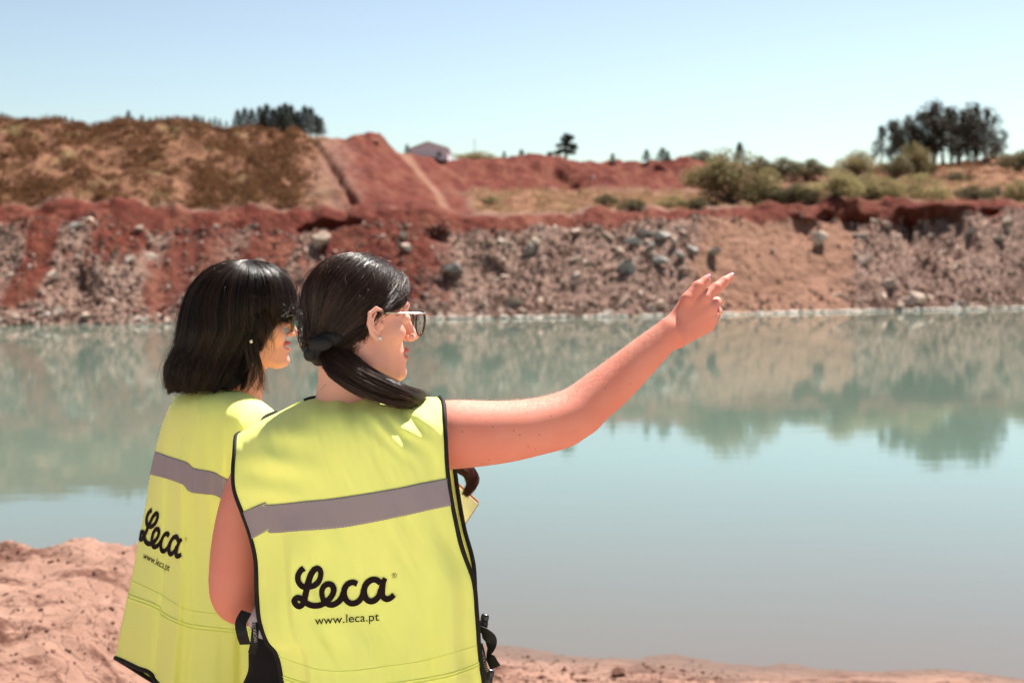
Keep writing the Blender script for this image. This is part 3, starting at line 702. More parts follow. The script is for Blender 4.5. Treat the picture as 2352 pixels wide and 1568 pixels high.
# ------------------------------------------------------------------ dry scrub on the left hill and grass on the bench (stuff)
M_scrub = leafmat("dry_scrub_leaf", (.085, .032, .018), (.25, .125, .055), .3)
M_dry = leafmat("dry_grass_blade", (.26, .155, .085), (.46, .31, .18), .35)
def scrub(n, xr, rr, size, mat, name, label, seed, dn, tall=.9):
    r = np.random.default_rng(seed); x = r.uniform(*xr, n); q = r.uniform(*rr, n); k = r.random(n) < dn(x, q); x = x[k]; q = q[k]; P = terr_pt(x, q); mb = MB()
    for i in range(len(x)):
        s = size * (.5 + r.random()); leaves(mb, P[i] + [0, 0, s * .4 * tall], (s, s, s * tall * .6), 34, .09 * size / .5, r); mb.attr[-1] = np.clip(mb.attr[-1] * .5 + r.random() ** 1.5 * .6, 0, 1)
    o = mb.build(name, mat, None, False); tag(o, label, kind='stuff')
def dn_hill(x, r):
    z = zones(x, r)[1]; n = fbm(np.stack([x / 60., r * 1.5, x * 0], -1), 3); return z * np.clip(.5 + 1.0 * n, .12, 1) * (1 - sstep(640, 760, x)) + .04 * z
scrub(7500, (-250, 800), (4.1, 7.1), .27, M_scrub, "dry_scrub", "dry brown and olive heath covering the left hillside", 3, dn_hill)
def dn_b(x, r): return zones(x, r)[1] * sstep(1050, 1100, x) * np.clip(.5 + fbm(np.stack([x / 50., r * 3, x * 0], -1), 3), .1, 1)
scrub(3200, (1050, 2500), (4.15, 6.6), .36, M_dry, "dry_grass", "pale dry grass on the bench above the red band", 4, dn_b, .8)
def dn_h(x, r): return (.6 + .4 * fbm(np.stack([x / 50., r * 3, x * 0], -1), 3)) * sstep(1950, 2050, x)
scrub(900, (1900, 2500), (6.0, 7.2), .45, M_scrub, "hill_scrub", "reddish scrub under the grove on the right hill", 6, dn_h, .8)
def dn_k(x, r): return np.full(x.shape, .5)
scrub(500, (-250, 720), (6.85, 7.2), .3, M_scrub, "ridge_scrub", "brown tufts along the left hill crest", 8, dn_k, 1.0)

# ------------------------------------------------------------------ distant shed
d = 92.; M_wall = simple("shed_wall", (.90, .88, .89), .8, (.93, .91, .92), 1.5); M_roof = simple("shed_roof", (.85, .82, .82), .6, (.88, .85, .85), 2)
sb = W(985, 362, d); shed = empty("shed", sb, "pale gabled shed on the skyline beyond the red flank", "shed")
def qd(pts, dep):
    A = W([a[0] for a in pts], [a[1] for a in pts], d); Bk = A + [0, dep, 0]; n = len(pts)
    return np.concatenate([A, Bk]), [tuple(range(n))[::-1], tuple(range(n, 2 * n))] + [(i, (i + 1) % n, n + (i + 1) % n, n + i) for i in range(n)]
V, Fa = qd([(940, 368), (1029, 368), (1029, 342), (982, 329), (940, 344)], 5); obj("wall", V, Fa, M_wall, shed, False)
V, Fa = qd([(935, 345), (982, 327.4), (1032, 342.5), (1032, 340), (982, 324.8), (935, 342.6)], 5.3); obj("roof", V - [0, .12, 0], Fa, M_roof, shed, False)
V, Fa = qd([(1004, 360), (1014, 360), (1014, 349), (1004, 349)], .1); obj("door", V - [0, .06, 0], Fa, simple("shed_door", (.3, .26, .25), .7), shed, False)
mb = MB(); Pm = W([1090, 1090], [372, 318], 104); tubes(mb, Pm[None], np.array([[.04, .02]]), 6)
Pm = W([1086, 1094], [324, 324], 104); tubes(mb, Pm[None], np.array([[.02, .02]]), 5)
o = mb.build("mast", simple("mast_metal", (.5, .5, .52), .5), None, True, W(1090, 366, 104)); tag(o, "thin faint mast on the skyline right of the shed", "mast")
# a shiny scrap glinting on the red bank
P, rr = at_pix(1362, 413, 5.6, 7.0)
V, Fa = hull_rock(40, (1, 1, .8), 77); gl = simple("shiny_scrap_metal", (.9, .9, .9), .12, metal=1.0)
o = obj("scrap_can", V * .10 + P + [0, -.1, .12], Fa, gl, None, True, P); tag(o, "tiny shiny metal scrap glinting on the red ridge face", "scrap")

# ------------------------------------------------------------------ foreground stones and clods
r_ = np.random.default_rng(14); FS = [mesh_data("stone", V, Fa, False, rockmat("clay_stone", (.13, .06, .042), (.34, .19, .135)) if k == 0 else None) for k, (V, Fa) in enumerate(RV)]
fm = FS[0].materials[0]
for m_ in FS[1:]: m_.materials.clear(); m_.materials.append(fm)
def near_pix(px, py):
    dd = np.linspace(4, 12, 1500); Q = W(np.full(1500, float(px)), np.full(1500, float(py)), dd); h = Q[:, 2] - near_z(Q[:, 0], Q[:, 1]); i = int(np.argmax(h < 0)); return Q[i] if h[i] < 0 and Q[i][2] > 0.01 else np.array([-2.5, 3.0, .93])
for px, py, sz, lab in [(1418, 1550, 36, "dark hollowed clod standing on the shore right of the women"), (1350, 1562, 22, "smaller clod leaning left of the hollow clod"), (92, 1400, 14, "dark edged clod on the left clay shore"),
    (255, 1398, 16, "clod beside the flaring vest hem on the left"), (108, 1448, 13, "pale flat stone left of the vest on the clay"), (250, 1490, 10, "small broken clod near the vest hem")]:
    P = near_pix(px, py); boulder(P, sz / F * P[1] * .8, px, FS, lab, None, name="stone")
for i in range(290):
    left = i < 130
    px, py = (r_.uniform(-30, 300), r_.uniform(1265, 1560)) if left else (1130 + 550 * r_.random() ** 1.5, 1500 + 68 * r_.random() ** .6)
    if not left and py < 1500 + (px - 1130) * .075: continue
    P = near_pix(px, py)
    boulder(P, (4 + 8 * r_.random() ** 2) / F * P[1], i, FS, "small clay clod on the left shore" if left else "small reddish stone on the shore right of the women", "clods on the left shore" if left else "stones on the shore right of the women", name="stone")
mb = MB()
for i in range(2600):
    left = i < 1100
    px, py = (r_.uniform(-60, 560), r_.uniform(1255, 1600)) if left else (r_.uniform(1100, 2000), 1505 + 90 * r_.random() ** .6)
    if not left and py < 1503 + (px - 1130) * .075: continue
    P = near_pix(px, py); V, Fa = RV[i % 12]; s = (1 + 2.2 * r_.random() ** 2) / F * P[1]; mb.add(V * s @ rotm(r_) + P, Fa, r_.random())
o = mb.build("gravel", fm, None, False); tag(o, "fine reddish gravel on the near shore", kind='stuff')
# ================================================================== people
def skinmat(name, base, red, moles=(), pale=(.82, .42, .32)):
    m, nt, p = newmat(name)
    at = N(nt, 'ShaderNodeAttribute', attribute_name='lip')
    c, h = noise_mix(nt, base, red, 9, .35, .75, 4, .5)
    fa = N(nt, 'ShaderNodeAttribute', attribute_name='face'); c = mixc(nt, fa.outputs['Fac'], c, pale)      # faces are less tanned than arms
    c = mixc(nt, at.outputs['Fac'], c, (.55, .15, .14))
    tc = N(nt, 'ShaderNodeTexCoord'); cur = c
    for pos, rad in moles:
        dn = N(nt, 'ShaderNodeVectorMath', operation='DISTANCE'); nt.links.new(tc.outputs['Object'], dn.inputs[0]); dn.inputs[1].default_value = tuple(pos)
        mr = N(nt, 'ShaderNodeMapRange'); mr.inputs[1].default_value = rad * .5; mr.inputs[2].default_value = rad * .8; mr.inputs[3].default_value = .6; mr.inputs[4].default_value = 0
        nt.links.new(dn.outputs['Value'], mr.inputs[0]); cur = mixc(nt, mr.outputs[0], cur, (.12, .035, .025))
    nt.links.new(cur, p.inputs['Base Color']); p.inputs['Roughness'].default_value = .62; p.inputs['Specular IOR Level'].default_value = .25
    p.inputs['Subsurface Weight'].default_value = .3; p.inputs['Subsurface Radius'].default_value = (1, .25, .12); p.inputs['Subsurface Scale'].default_value = .006
    n2 = N(nt, 'ShaderNodeTexNoise'); n2.inputs['Scale'].default_value = 420; nt.links.new(tc.outputs['Object'], n2.inputs['Vector']); bump(nt, p, n2.outputs[0], .15, .001)
    return m
def hairmat(name, c, c2, rough=.34):
    m, nt, p = newmat(name)
    at = N(nt, 'ShaderNodeAttribute', attribute_name='var'); cc = mixc(nt, at.outputs['Fac'], c, c2)
    nt.links.new(cc, p.inputs['Base Color']); p.inputs['Roughness'].default_value = rough; p.inputs['Specular IOR Level'].default_value = .38
    return m
def fabric(name, c, c2, trans, wscale=900, spec=.3, glow=None):
    m, nt, p = newmat(name)
    col, h = noise_mix(nt, c, c2, 3.0, .3, .7, 3)
    nt.links.new(col, p.inputs['Base Color']); p.inputs['Roughness'].default_value = .55; p.inputs['Specular IOR Level'].default_value = spec
    p.inputs['Sheen Weight'].default_value = .15
    tc = N(nt, 'ShaderNodeTexCoord'); w = N(nt, 'ShaderNodeTexWave'); w.inputs['Scale'].default_value = wscale; w.bands_direction = 'DIAGONAL'; nt.links.new(tc.outputs['Object'], w.inputs['Vector'])
    n1 = N(nt, 'ShaderNodeTexNoise'); n1.inputs['Scale'].default_value = 14; n1.inputs['Detail'].default_value = 3; nt.links.new(tc.outputs['Object'], n1.inputs['Vector'])
    ad = N(nt, 'ShaderNodeMath', operation='MULTIPLY_ADD'); nt.links.new(w.outputs[0], ad.inputs[0]); ad.inputs[1].default_value = .06; nt.links.new(n1.outputs[0], ad.inputs[2])
    nrm = bump(nt, p, ad.outputs[0], .5, .007)
    tr = N(nt, 'ShaderNodeBsdfTranslucent'); nt.links.new(col, tr.inputs[0]); nt.links.new(nrm, tr.inputs['Normal'])
    ms = N(nt, 'ShaderNodeMixShader'); ms.inputs[0].default_value = trans
    nt.links.new(p.outputs[0], ms.inputs[1]); nt.links.new(tr.outputs[0], ms.inputs[2]); last = ms.outputs[0]
    if glow:      # extra reflectance above one imitates fluorescent dye and brightens the shaded vests
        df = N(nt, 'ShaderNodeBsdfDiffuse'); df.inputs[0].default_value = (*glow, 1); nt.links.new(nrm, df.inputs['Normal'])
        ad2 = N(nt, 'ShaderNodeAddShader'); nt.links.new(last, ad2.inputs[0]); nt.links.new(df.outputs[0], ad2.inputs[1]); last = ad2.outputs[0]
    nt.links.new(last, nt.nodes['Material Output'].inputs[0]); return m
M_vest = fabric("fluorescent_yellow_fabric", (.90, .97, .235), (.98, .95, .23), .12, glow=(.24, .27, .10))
M_strip = fabric("reflective_grey_tape", (.36, .29, .32), (.41, .34, .37), .05, 1500)
M_bind = simple("black_binding_tape", (.012, .011, .012), .7, (.02, .018, .018), 60, spec=.2)
M_print = simple("black_print", (.016, .008, .010), .8, (.02, .011, .012), 30, spec=.12)
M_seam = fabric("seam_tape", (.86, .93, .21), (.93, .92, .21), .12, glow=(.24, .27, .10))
M_black = simple("black_nylon", (.012, .012, .013), .6, (.022, .02, .02), 25, spec=.25)
M_plast = simple("black_plastic", (.02, .02, .024), .25, (.03, .03, .035), 25)
M_shirt = simple("lilac_shirt", (.42, .38, .46), .8, (.5, .45, .54), 12)
M_trou = simple("black_trousers_cloth", (.011, .010, .011), .85, (.018, .016, .017), 9, spec=.15, bmp=.5, bdist=.01)
M_shoe = simple("shoe_leather", (.05, .04, .035), .5)
M_hairA = hairmat("black_hair", (.009, .0055, .004), (.055, .028, .017), .36)
M_hairB = hairmat("dark_brown_hair", (.012, .006, .0045), (.085, .04, .025), .35)
M_hairR = hairmat("lit_reddish_hair_end", (.05, .018, .011), (.12, .04, .022), .36)  # reddish sunlit tone put into the hair colour of this end
M_brow = simple("brow_hair", (.02, .012, .01), .9, spec=.1)
M_nail = simple("pink_nail_polish", (.80, .26, .40), .15, (.84, .32, .46), 30)
M_gold = simple("gold_metal", (.75, .5, .3), .2, metal=1.0)
M_silver = simple("silver_metal", (.75, .75, .76), .2, metal=1.0)
M_frame = simple("tortoise_frame", (.02, .012, .01), .15, (.09, .04, .02), 90)
M_frame2 = simple("glint_painted_frame", (.012, .014, .01), .12, (.09, .11, .02), 120)  # yellow-green reflection painted into the dark frame colour
M_pearl = simple("pearl_stud", (.8, .78, .7), .12)
M_eye = simple("eye_white", (.75, .72, .7), .1); M_iris = simple("brown_iris", (.05, .025, .012), .1); M_teeth = simple("teeth", (.8, .76, .7), .2)
mg, nt, p = newmat("spectacle_glass"); p.inputs['Base Color'].default_value = (.92, .95, .95, 1); p.inputs['Transmission Weight'].default_value = 1; p.inputs['Roughness'].default_value = .01; p.inputs['IOR'].default_value = 1.05; M_glass = mg

class Frame:
    def __init__(s, O, beta, sc, pitch=0):
        b = math.radians(beta); pt = math.radians(pitch)
        Fv = np.array([math.cos(b) * math.cos(pt), math.sin(b) * math.cos(pt), math.sin(pt)]); L = np.array([-math.sin(b), math.cos(b), 0]); U = np.cross(Fv, L)
        s.R = np.stack([Fv, L, U]); s.O = np.asarray(O, float); s.s = sc
    def w(s, p): return s.O + s.s * (np.asarray(p, float) @ s.R)
    def l(s, P): return ((P - s.O) @ s.R.T) / s.s
def face_sdf(p, smile=False, ears=True):
    """p in head coordinates (x forward, y left, z up), metres"""
    q = p.copy(); q[..., 1] = np.abs(q[..., 1])
    d = ell(p, (-.006, 0, .032), (.086, .0715, .080))
    d = smin(d, ell(p, (.03, 0, .028), (.073, .060, .062)), .03)
    d = smin(d, ell(p, (.028, 0, -.045), (.064, .056, .074)), .025)
    d = smin(d, chain(q, [(-.012, .054, -.045), (.012, .049, -.083), (.068, .019, -.111)], [.013, .0135, .013], .01), .024)
    d = smin(d, ell(p, (.083, 0, -.108), (.0195, .020, .0155)), .018)
    d = smin(d, ell(p, (.073, 0, -.080), (.0265, .030, .030)), .014)
    d = smin(d, ell(q, (.058, .041, -.028), (.027, .02, .02)), .018)
    if smile: d = smin(d, ell(q, (.076, .036, -.044), (.018, .016, .016)), .015)
    d = smin(d, cone(q, (.092, .008, .02), (.082, .042, .022), .009, .008), .014)
    d = smax(d, -ell(q, (.104, .033, -.002), (.017, .016, .0125)), .012)
    d = smin(d, ell(q, (.0835, .033, -.003), (.0145, .0145, .0118)), .004)
    d = smin(d, cone(p, (.094, 0, .006), (.115, 0, -.034), .0075, .0088), .011)
    d = smin(d, ell(p, (.118, 0, -.0375), (.0105, .0095, .0085)), .006)
    d = smin(d, ell(q, (.107, .0115, -.0415), (.010, .0065, .0068)), .006)
    d = smax(d, -ell(q, (.109, .0075, -.0485), (.0065, .0032, .004)), .002)
    d = smax(d, -cone(p, (.106, 0, -.052), (.107, 0, -.058), .0025, .003), .004)
    zc = .004 if smile else 0; gap = .0045 if smile else .0022
    d = smin(d, chain(q, [(.1015, 0, -.0635), (.0985, .010, -.0645), (.084, .0245, -.0690 + zc)], [.0052, .005, .0025], .003), .004)
    d = smin(d, chain(q, [(.0995, 0, -.078 - gap * .5), (.0965, .010, -.0775 - gap * .5), (.084, .0235, -.0710 + zc)], [.0060, .0054, .0025], .003), .004)
    d = smax(d, -ell(q, (.1, 0, -.0708 - gap * .2), (.022, .024, gap)), .0015)
    if ears:
        q = q - np.array([.015, 0, 0])
        E = [(.012, .074, -.018), (.013, .077, .002), (.008, .083, .014), (-.004, .088, .019), (-.017, .091, .010), (-.019, .090, -.008), (-.012, .086, -.026), (-.002, .080, -.036), (.006, .076, -.037)]
        e = chain(q, E, [.003, .0036, .0038, .0038, .0038, .0036, .0036, .0052, .0045], .002)
        e = smin(e, ell(q, (-.003, .080, -.010), (.0155, .0045, .026), rot_z(-24)), .004)
        e = smax(e, -ell(q, (.000, .0885, -.010), (.0095, .0075, .014)), .003)
        e = smin(e, chain(q, [(-.004, .086, .010), (-.0115, .0885, 0), (-.010, .0865, -.017), (-.001, .082, -.024)], [.0026, .003, .0028, .0026], .003), .002)
        e = smin(e, ell(q, (.0105, .080, -.012), (.0042, .004, .006)), .003)
        d = smin(d, e, .005)
    return d
def rot_z(a):
    a = math.radians(a); return np.array([[math.cos(a), -math.sin(a), 0], [math.sin(a), math.cos(a), 0], [0, 0, 1]])
def sphere(c, r, n=16, axes=None):
    u = np.linspace(0, np.pi, n); v = np.linspace(0, 2 * np.pi, 2 * n, endpoint=False)
    U, V = np.meshgrid(u, v, indexing='ij'); P = np.stack([np.sin(U) * np.cos(V), np.sin(U) * np.sin(V), np.cos(U)], -1).reshape(-1, 3) * np.asarray(r, float)
    if axes is not None: P = P @ np.asarray(axes)
    return P + c, grid_faces(n, 2 * n, True)

# ------------------------------------------------------------------ cloth patch: picture outline with real depth
class Patch:
    def __init__(s, CL, CR, T, B, depth):
        s.CL, s.CR, s.T, s.B = [np.asarray(a, float) for a in (CL, CR, T, B)]; s.depth = depth
        def al(P):
            q = crom(P, np.linspace(0, 1, 300)); L = np.concatenate([[0], np.cumsum(np.linalg.norm(np.diff(q, axis=0), axis=1))]); return q, L / L[-1]
        s.c = {k: al(getattr(s, k)) for k in ('CL', 'CR', 'T', 'B')}
        g = np.linspace(0, 1, 161); U, V = np.meshgrid(g, g, indexing='ij'); s.U, s.V = U.ravel(), V.ravel(); s.PX = s.pix(s.U, s.V)
    def cv(s, k, t):
        q, L = s.c[k]; return np.stack([np.interp(t, L, q[:, 0]), np.interp(t, L, q[:, 1])], -1)
    def pix(s, u, v):
        u = np.asarray(u, float); v = np.asarray(v, float); uc = np.clip(u, 0, 1); vc = np.clip(v, 0, 1); U = u[..., None]; V = v[..., None]
        a = (1 - U) * s.cv('CL', vc) + U * s.cv('CR', vc); b = (1 - V) * s.cv('T', uc) + V * s.cv('B', uc)
        c = (1 - U) * (1 - V) * s.T[0] + U * (1 - V) * s.T[-1] + (1 - U) * V * s.B[0] + U * V * s.B[-1]
        return a + b - c
    def P(s, u, v):
        q = s.pix(u, v); return W(q[..., 0], q[..., 1], s.depth(np.asarray(u, float), np.asarray(v, float)))
    def N(s, u, v, e=.004):
        a = s.P(u + e, v) - s.P(u - e, v); b = s.P(u, v + e) - s.P(u, v - e); n = np.cross(a, b); n /= np.linalg.norm(n, axis=-1, keepdims=True)
        return np.where(n[..., 1:2] > 0, -n, n)
    def inv(s, px, py):
        px = np.atleast_1d(np.asarray(px, float)); py = np.atleast_1d(np.asarray(py, float)); i = np.array([np.argmin((s.PX[:, 0] - a) ** 2 + (s.PX[:, 1] - b) ** 2) for a, b in zip(px, py)])
        u, v = s.U[i].copy(), s.V[i].copy(); e = .003
        for _ in range(5):
            q = s.pix(u, v); a = (s.pix(u + e, v) - s.pix(u - e, v)) / (2 * e); b = (s.pix(u, v + e) - s.pix(u, v - e)) / (2 * e)
            det = a[:, 0] * b[:, 1] - a[:, 1] * b[:, 0]; rx, ry = px - q[:, 0], py - q[:, 1]
            du = (rx * b[:, 1] - ry * b[:, 0]) / det; dv = (a[:, 0] * ry - a[:, 1] * rx) / det
            u = np.clip(u + np.clip(du, -.05, .05), -.01, 1.01); v = np.clip(v + np.clip(dv, -.05, .05), -.01, 1.01)
        return u, v
    def on(s, px, py, off):
        u, v = s.inv(px, py); return s.P(u, v) + s.N(u, v) * np.asarray(off)[..., None] if np.ndim(off) else s.P(u, v) + s.N(u, v) * off
    def sheet(s, name, mat, parent, nu=150, nv=190):
        U, V = np.meshgrid(np.linspace(0, 1, nu), np.linspace(0, 1, nv), indexing='ij'); o = obj(name, s.P(U, V).reshape(-1, 3), grid_faces(nu, nv), mat, parent)
        md = o.modifiers.new('thickness', 'SOLIDIFY'); md.thickness = .0012; md.offset = 0; return o
def ribbon(name, patch, top, bot, mat, parent, off=.002, n=120, m=12):
    a = crom(top, np.linspace(0, 1, n)); b = crom(bot, np.linspace(0, 1, n)); t = np.linspace(0, 1, m)[None, :, None]; Q = a[:, None] * (1 - t) + b[:, None] * t
    P = patch.on(Q[..., 0].ravel(), Q[..., 1].ravel(), off); o = obj(name, P, grid_faces(n, m), mat, parent); md = o.modifiers.new('t', 'SOLIDIFY'); md.thickness = .0008; md.offset = 0; return o
def piping(mb, P, r, sides=8): tubes(mb, np.asarray(P)[None], np.full((1, len(P)), r) if np.ndim(r) == 0 else np.asarray(r)[None], sides)

# ---- the logo, as pen strokes in its own drawing units
LOGO = [[(412, 256), (362, 292), (322, 370), (328, 450), (378, 515), (450, 532), (560, 508), (635, 430), (658, 335), (640, 278), (600, 258), (552, 282), (503, 360), (470, 470), (445, 590), (425, 690), (398, 775), (350, 818), (298, 798), (274, 745), (288, 704), (328, 690), (382, 712), (430, 755), (500, 798), (580, 811), (660, 797), (722, 765), (790, 710), (840, 635), (852, 560), (825, 505), (768, 490), (710, 520), (673, 595), (682, 685), (722, 755), (790, 793), (850, 793), (920, 752), (972, 680), (1000, 600)],
    [(1196, 487), (1130, 463), (1060, 487), (1012, 550), (1000, 635), (1030, 725), (1088, 772), (1150, 775), (1212, 745), (1262, 685), (1285, 620), (1295, 560)],
    [(1540, 470), (1490, 432), (1430, 421), (1360, 455), (1310, 530), (1302, 620), (1335, 710), (1400, 743), (1465, 718), (1520, 650), (1548, 560)],
    [(1612, 400), (1575, 480), (1562, 580), (1572, 660), (1610, 702), (1655, 708), (1702, 688), (1748, 645)]]
LW = [[88] * 42, [88] * 12, [90] * 11, [70, 88, 100, 92, 88, 88, 86, 84]]
def text_tris(s, tf, scale):
    cu = bpy.data.curves.new("t", 'FONT'); cu.body = s; cu.size = scale; cu.resolution_u = 6; o = bpy.data.objects.new("t", cu); COL.objects.link(o)
    dg = bpy.context.evaluated_depsgraph_get(); me = bpy.data.meshes.new_from_object(o.evaluated_get(dg)); bm = bmesh.new(); bm.from_mesh(me)
    bmesh.ops.triangulate(bm, faces=bm.faces); V = np.array([v.co[:2] for v in bm.verts]); bm.verts.index_update(); Fa = np.array([[v.index for v in f.verts] for f in bm.faces])
    bm.free(); bpy.data.objects.remove(o); bpy.data.meshes.remove(me); bpy.data.curves.remove(cu)
    return V, Fa
def draw_logo(patch, tf, parent, off=.0018):
    mb = MB(); lay = 0
    for k, (S, wd) in enumerate(zip(LOGO, LW)):
        n = 26 * len(S) // 3; t = np.linspace(0, 1, n); c = crom(S, t); w = np.interp(t, np.linspace(0, 1, len(wd)), wd)
        T = np.gradient(c, axis=0); T /= np.linalg.norm(T, axis=1)[:, None]; nn = np.stack([-T[:, 1], T[:, 0]], -1)
        g = np.linspace(-.5, .5, 5)[None, :, None]; Q = c[:, None] + nn[:, None] * g * w[:, None, None]; D = tf(Q.reshape(-1, 2))
        P = patch.on(D[:, 0], D[:, 1], off + .00015 * k + np.repeat(np.linspace(0, .0004, n), 5)); mb.add(P, grid_faces(n, 5))
    a = np.linspace(0, 2 * np.pi, 33)
    Q = np.stack([np.stack([1749 + r * np.cos(a), 360 + r * 1.08 * np.sin(a)], -1) for r in (31, 37)], 1); D = tf(Q.reshape(-1, 2)); mb.add(patch.on(D[:, 0], D[:, 1], off), grid_faces(33, 2))
    V, Fa = text_tris("R", None, 56); D = tf(V * [1, -1] + [1731, 378]); mb.add(patch.on(D[:, 0], D[:, 1], off), Fa)
    lo_ = mb.build("logo_print", M_print, parent)
    V, Fa = text_tris("www.leca.pt", None, 180.); V[:, 0] -= V[:, 0].min(); sc_ = 950 / V[:, 0].max(); V = V * [sc_, 1.0]
    Q = np.stack([566 + V[:, 0], 1092 - V[:, 1] - V[:, 0] * .064], -1); D = tf(Q); mb = MB(); mb.add(patch.on(D[:, 0], D[:, 1], off), Fa); mb.build("web_address_print", M_print, parent)

# ================================================================== woman pointing
FB = Frame(W(815, 728, 2.75), 25, 1.03)
ppl_base = lambda px, d: np.array([(px - CX) / F * d, d, .95])
HB = empty("person", ppl_base(840, 2.78), "woman with ponytail in a yellow vest pointing across the lake with her right arm", "person")
armR = [W(960, 1004, 2.745), W(1030, 998, 2.745), W(1150, 992, 2.765), W(1235, 978, 2.79), W(1318, 947, 2.82), W(1400, 887, 2.85), W(1480, 816, 2.87), W(1533, 768, 2.885)]
radR = [.060, .0665, .0605, .0550, .0490, .0458, .0375, .0300]
armL = [W(600, 1055, 2.76), W(560, 1170, 2.75), W(544, 1290, 2.745), W(537, 1372, 2.75), W(590, 1385, 2.83), W(700, 1350, 2.91), W(790, 1312, 2.935)]
radL = [.046, .050, .0535, .0440, .0430, .034, .026]
wr = [W(1541, 745, 2.888), W(1549, 757, 2.886), W(1554, 768, 2.886), W(1559, 779, 2.888)]
mc = [W(1617, 685, 2.913), W(1633, 706, 2.916), W(1634, 729, 2.922), W(1627, 749, 2.93)]
fing = [[mc[0], W(1645, 661, 2.93), W(1664, 646, 2.945), W(1677, 637, 2.955)], [mc[1], W(1646, 693, 2.953), W(1640, 703, 2.975), W(1629, 713, 2.965)],
        [mc[2], W(1648, 715, 2.962), W(1640, 722, 2.983), W(1628, 729, 2.970)], [mc[3], W(1639, 737, 2.962), W(1634, 742, 2.98), W(1624, 746, 2.966)]]
frad = [[.0124, .0110, .0096, .0080], [.0118, .0100, .0090, .0075], [.0112, .0095, .0085, .0072], [.0105, .0085, .0076, .0065]]
thumb = [W(1553, 731, 2.895), W(1579, 688, 2.900), W(1603, 659, 2.912), W(1622, 643, 2.922)]; trad = [.0165, .0132, .0116, .0094]
def hand_sdf(p, wr, mc, fing, frad, thumb, trad):
    d = None
    for a, b, rb in zip(wr, mc, (.0125, .0125, .012, .0115)):
        e = cone(p, a, b, .0165, rb); d = e if d is None else smin(d, e, .014)
    f = None
    for c, r in zip(fing, frad):
        e = chain(p, c, r, .004); f = e if f is None else smin(f, e, .0022)
    d = smin(d, f, .007)
    return smin(d, chain(p, thumb, trad, .006), .006)
def hard(p, P, R):
    d = None
    for i in range(len(P) - 1):
        e = cone(p, P[i], P[i + 1], R[i], R[i + 1]); d = e if d is None else np.minimum(d, e)
    return d
def dense(P, R, n=40):
    t = np.linspace(0, 1, n); return list(crom(P, t)), list(crom(np.array(R)[:, None], t)[:, 0])
ARc, ARr = dense(armR, radR); ALc, ALr = dense(armL, radL)
def armB(p):
    d = hard(p, ARc, ARr)
    d = smin(d, ell(p, W(1322, 966, 2.82), (.036, .032, .022)), .035)
    d = smin(d, ell(p, W(1250, 1000, 2.80), (.07, .036, .026)), .02)
    return smin(d, hand_sdf(p, wr, mc, fing, frad, thumb, trad), .016)
def torsoB(p):
    d = ell(p, W(800, 1140, 2.765), (.150, .078, .19)); d = smin(d, ell(p, W(830, 1400, 2.775), (.15, .09, .2)), .08)
    d = smin(d, chain(p, [W(612, 1058, 2.765), W(700, 1010, 2.765), W(800, 985, 2.76), W(925, 992, 2.76), W(985, 1005, 2.75)], [.044, .045, .055, .048, .056], .03), .04)
    return d
def bodyB_low(p):
    d = torsoB(p); d = smin(d, hard(p, ALc, ALr), .02)
    lw = [W(792, 1302 + k * 7, 2.935) for k in range(4)]; lm = [W(850, 1262 + k * 22, 2.945) for k in range(4)]
    lf = [[lm[k], W(895, 1250 + k * 22, 2.965), W(925, 1246 + k * 21, 2.985), W(938, 1248 + k * 20, 2.995)] for k in range(4)]
    return smin(d, hand_sdf(p, lw, lm, lf, frad, [W(800, 1292, 2.93), W(845, 1245, 2.93), W(885, 1232, 2.935), W(912, 1230, 2.94)], trad), .012)
def headB(p):
    d = face_sdf(FB.l(p)) * FB.s
    nk = chain(p, [FB.w((-.022, 0, -.05)), W(800, 868, 2.745), W(790, 980, 2.74)], [.052, .052, .070], .02)
    nk = smin(nk, cone(p, FB.w((.02, 0, -.09)), W(822, 925, 2.775), .030, .040), .02)
    return smin(d, nk, .016)
def bbox(pts, m): pts = np.asarray(pts); return pts.min(0) - m, pts.max(0) + m
def allB(p):
    return smin(smin(bodyB_low(p), headB(p), .03), chain(p, armR[:3], radR[:3], .03), .02)
mbs = MB(); lips = []
def add_part(f, lo, hi, h, lipfn=None, wf=None):
    V, Q = surfnet(f, lo, hi, h); V = V - (f(V))[:, None] * sgrad(f, V); V = relax(relax(V, Q, wf(V), 40, False), Q, wf(V), 4) if wf else V; mbs.add(V, Q); lips.append(lipfn(V) if lipfn else np.zeros(len(V)))
def lipB(fr, smile):
    def g(V):
        q = fr.l(V); y = np.abs(q[:, 1]); zc = -.0705 + (.004 if smile else 0) * y / .024
        e = ((q[:, 2] - zc) / (.0135 * np.sqrt(np.clip(1 - (y / .0265) ** 2, .02, 1)))) ** 2
        return (1 - sstep(.6, 1.15, e)) * (q[:, 0] > .078) * (y < .026)
    return g
lo, hi = bbox([FB.w((-.12, 0, .12)), FB.w((.14, 0, -.13)), FB.w((0, .1, 0)), FB.w((0, -.1, 0)), W(800, 975, 2.74)], .022); add_part(headB, lo, hi, .0019, lipB(FB, False))
lo, hi = bbox(armR[1:] + fing[0] + fing[2] + wr + thumb, .02); lo -= .05; hi[2] += .01; lo[0] = W(1005, 1000, 2.74)[0]; hi[1] += .01; add_part(armB, lo, hi, .0021, None, lambda V: 1 - sstep(W(1528, 700, 2.9)[0], W(1566, 700, 2.9)[0], V[:, 0]))
lo, hi = bbox(armL + [W(985, 1005, 2.75), W(830, 1600, 2.78), W(945, 1300, 2.99)], .075); add_part(lambda p: smin(bodyB_low(p), chain(p, armR[:2], [.055, .055], .03), .02), lo, hi, .0045, None, lambda V: np.ones(len(V)) * (V[:, 1] < 2.9))
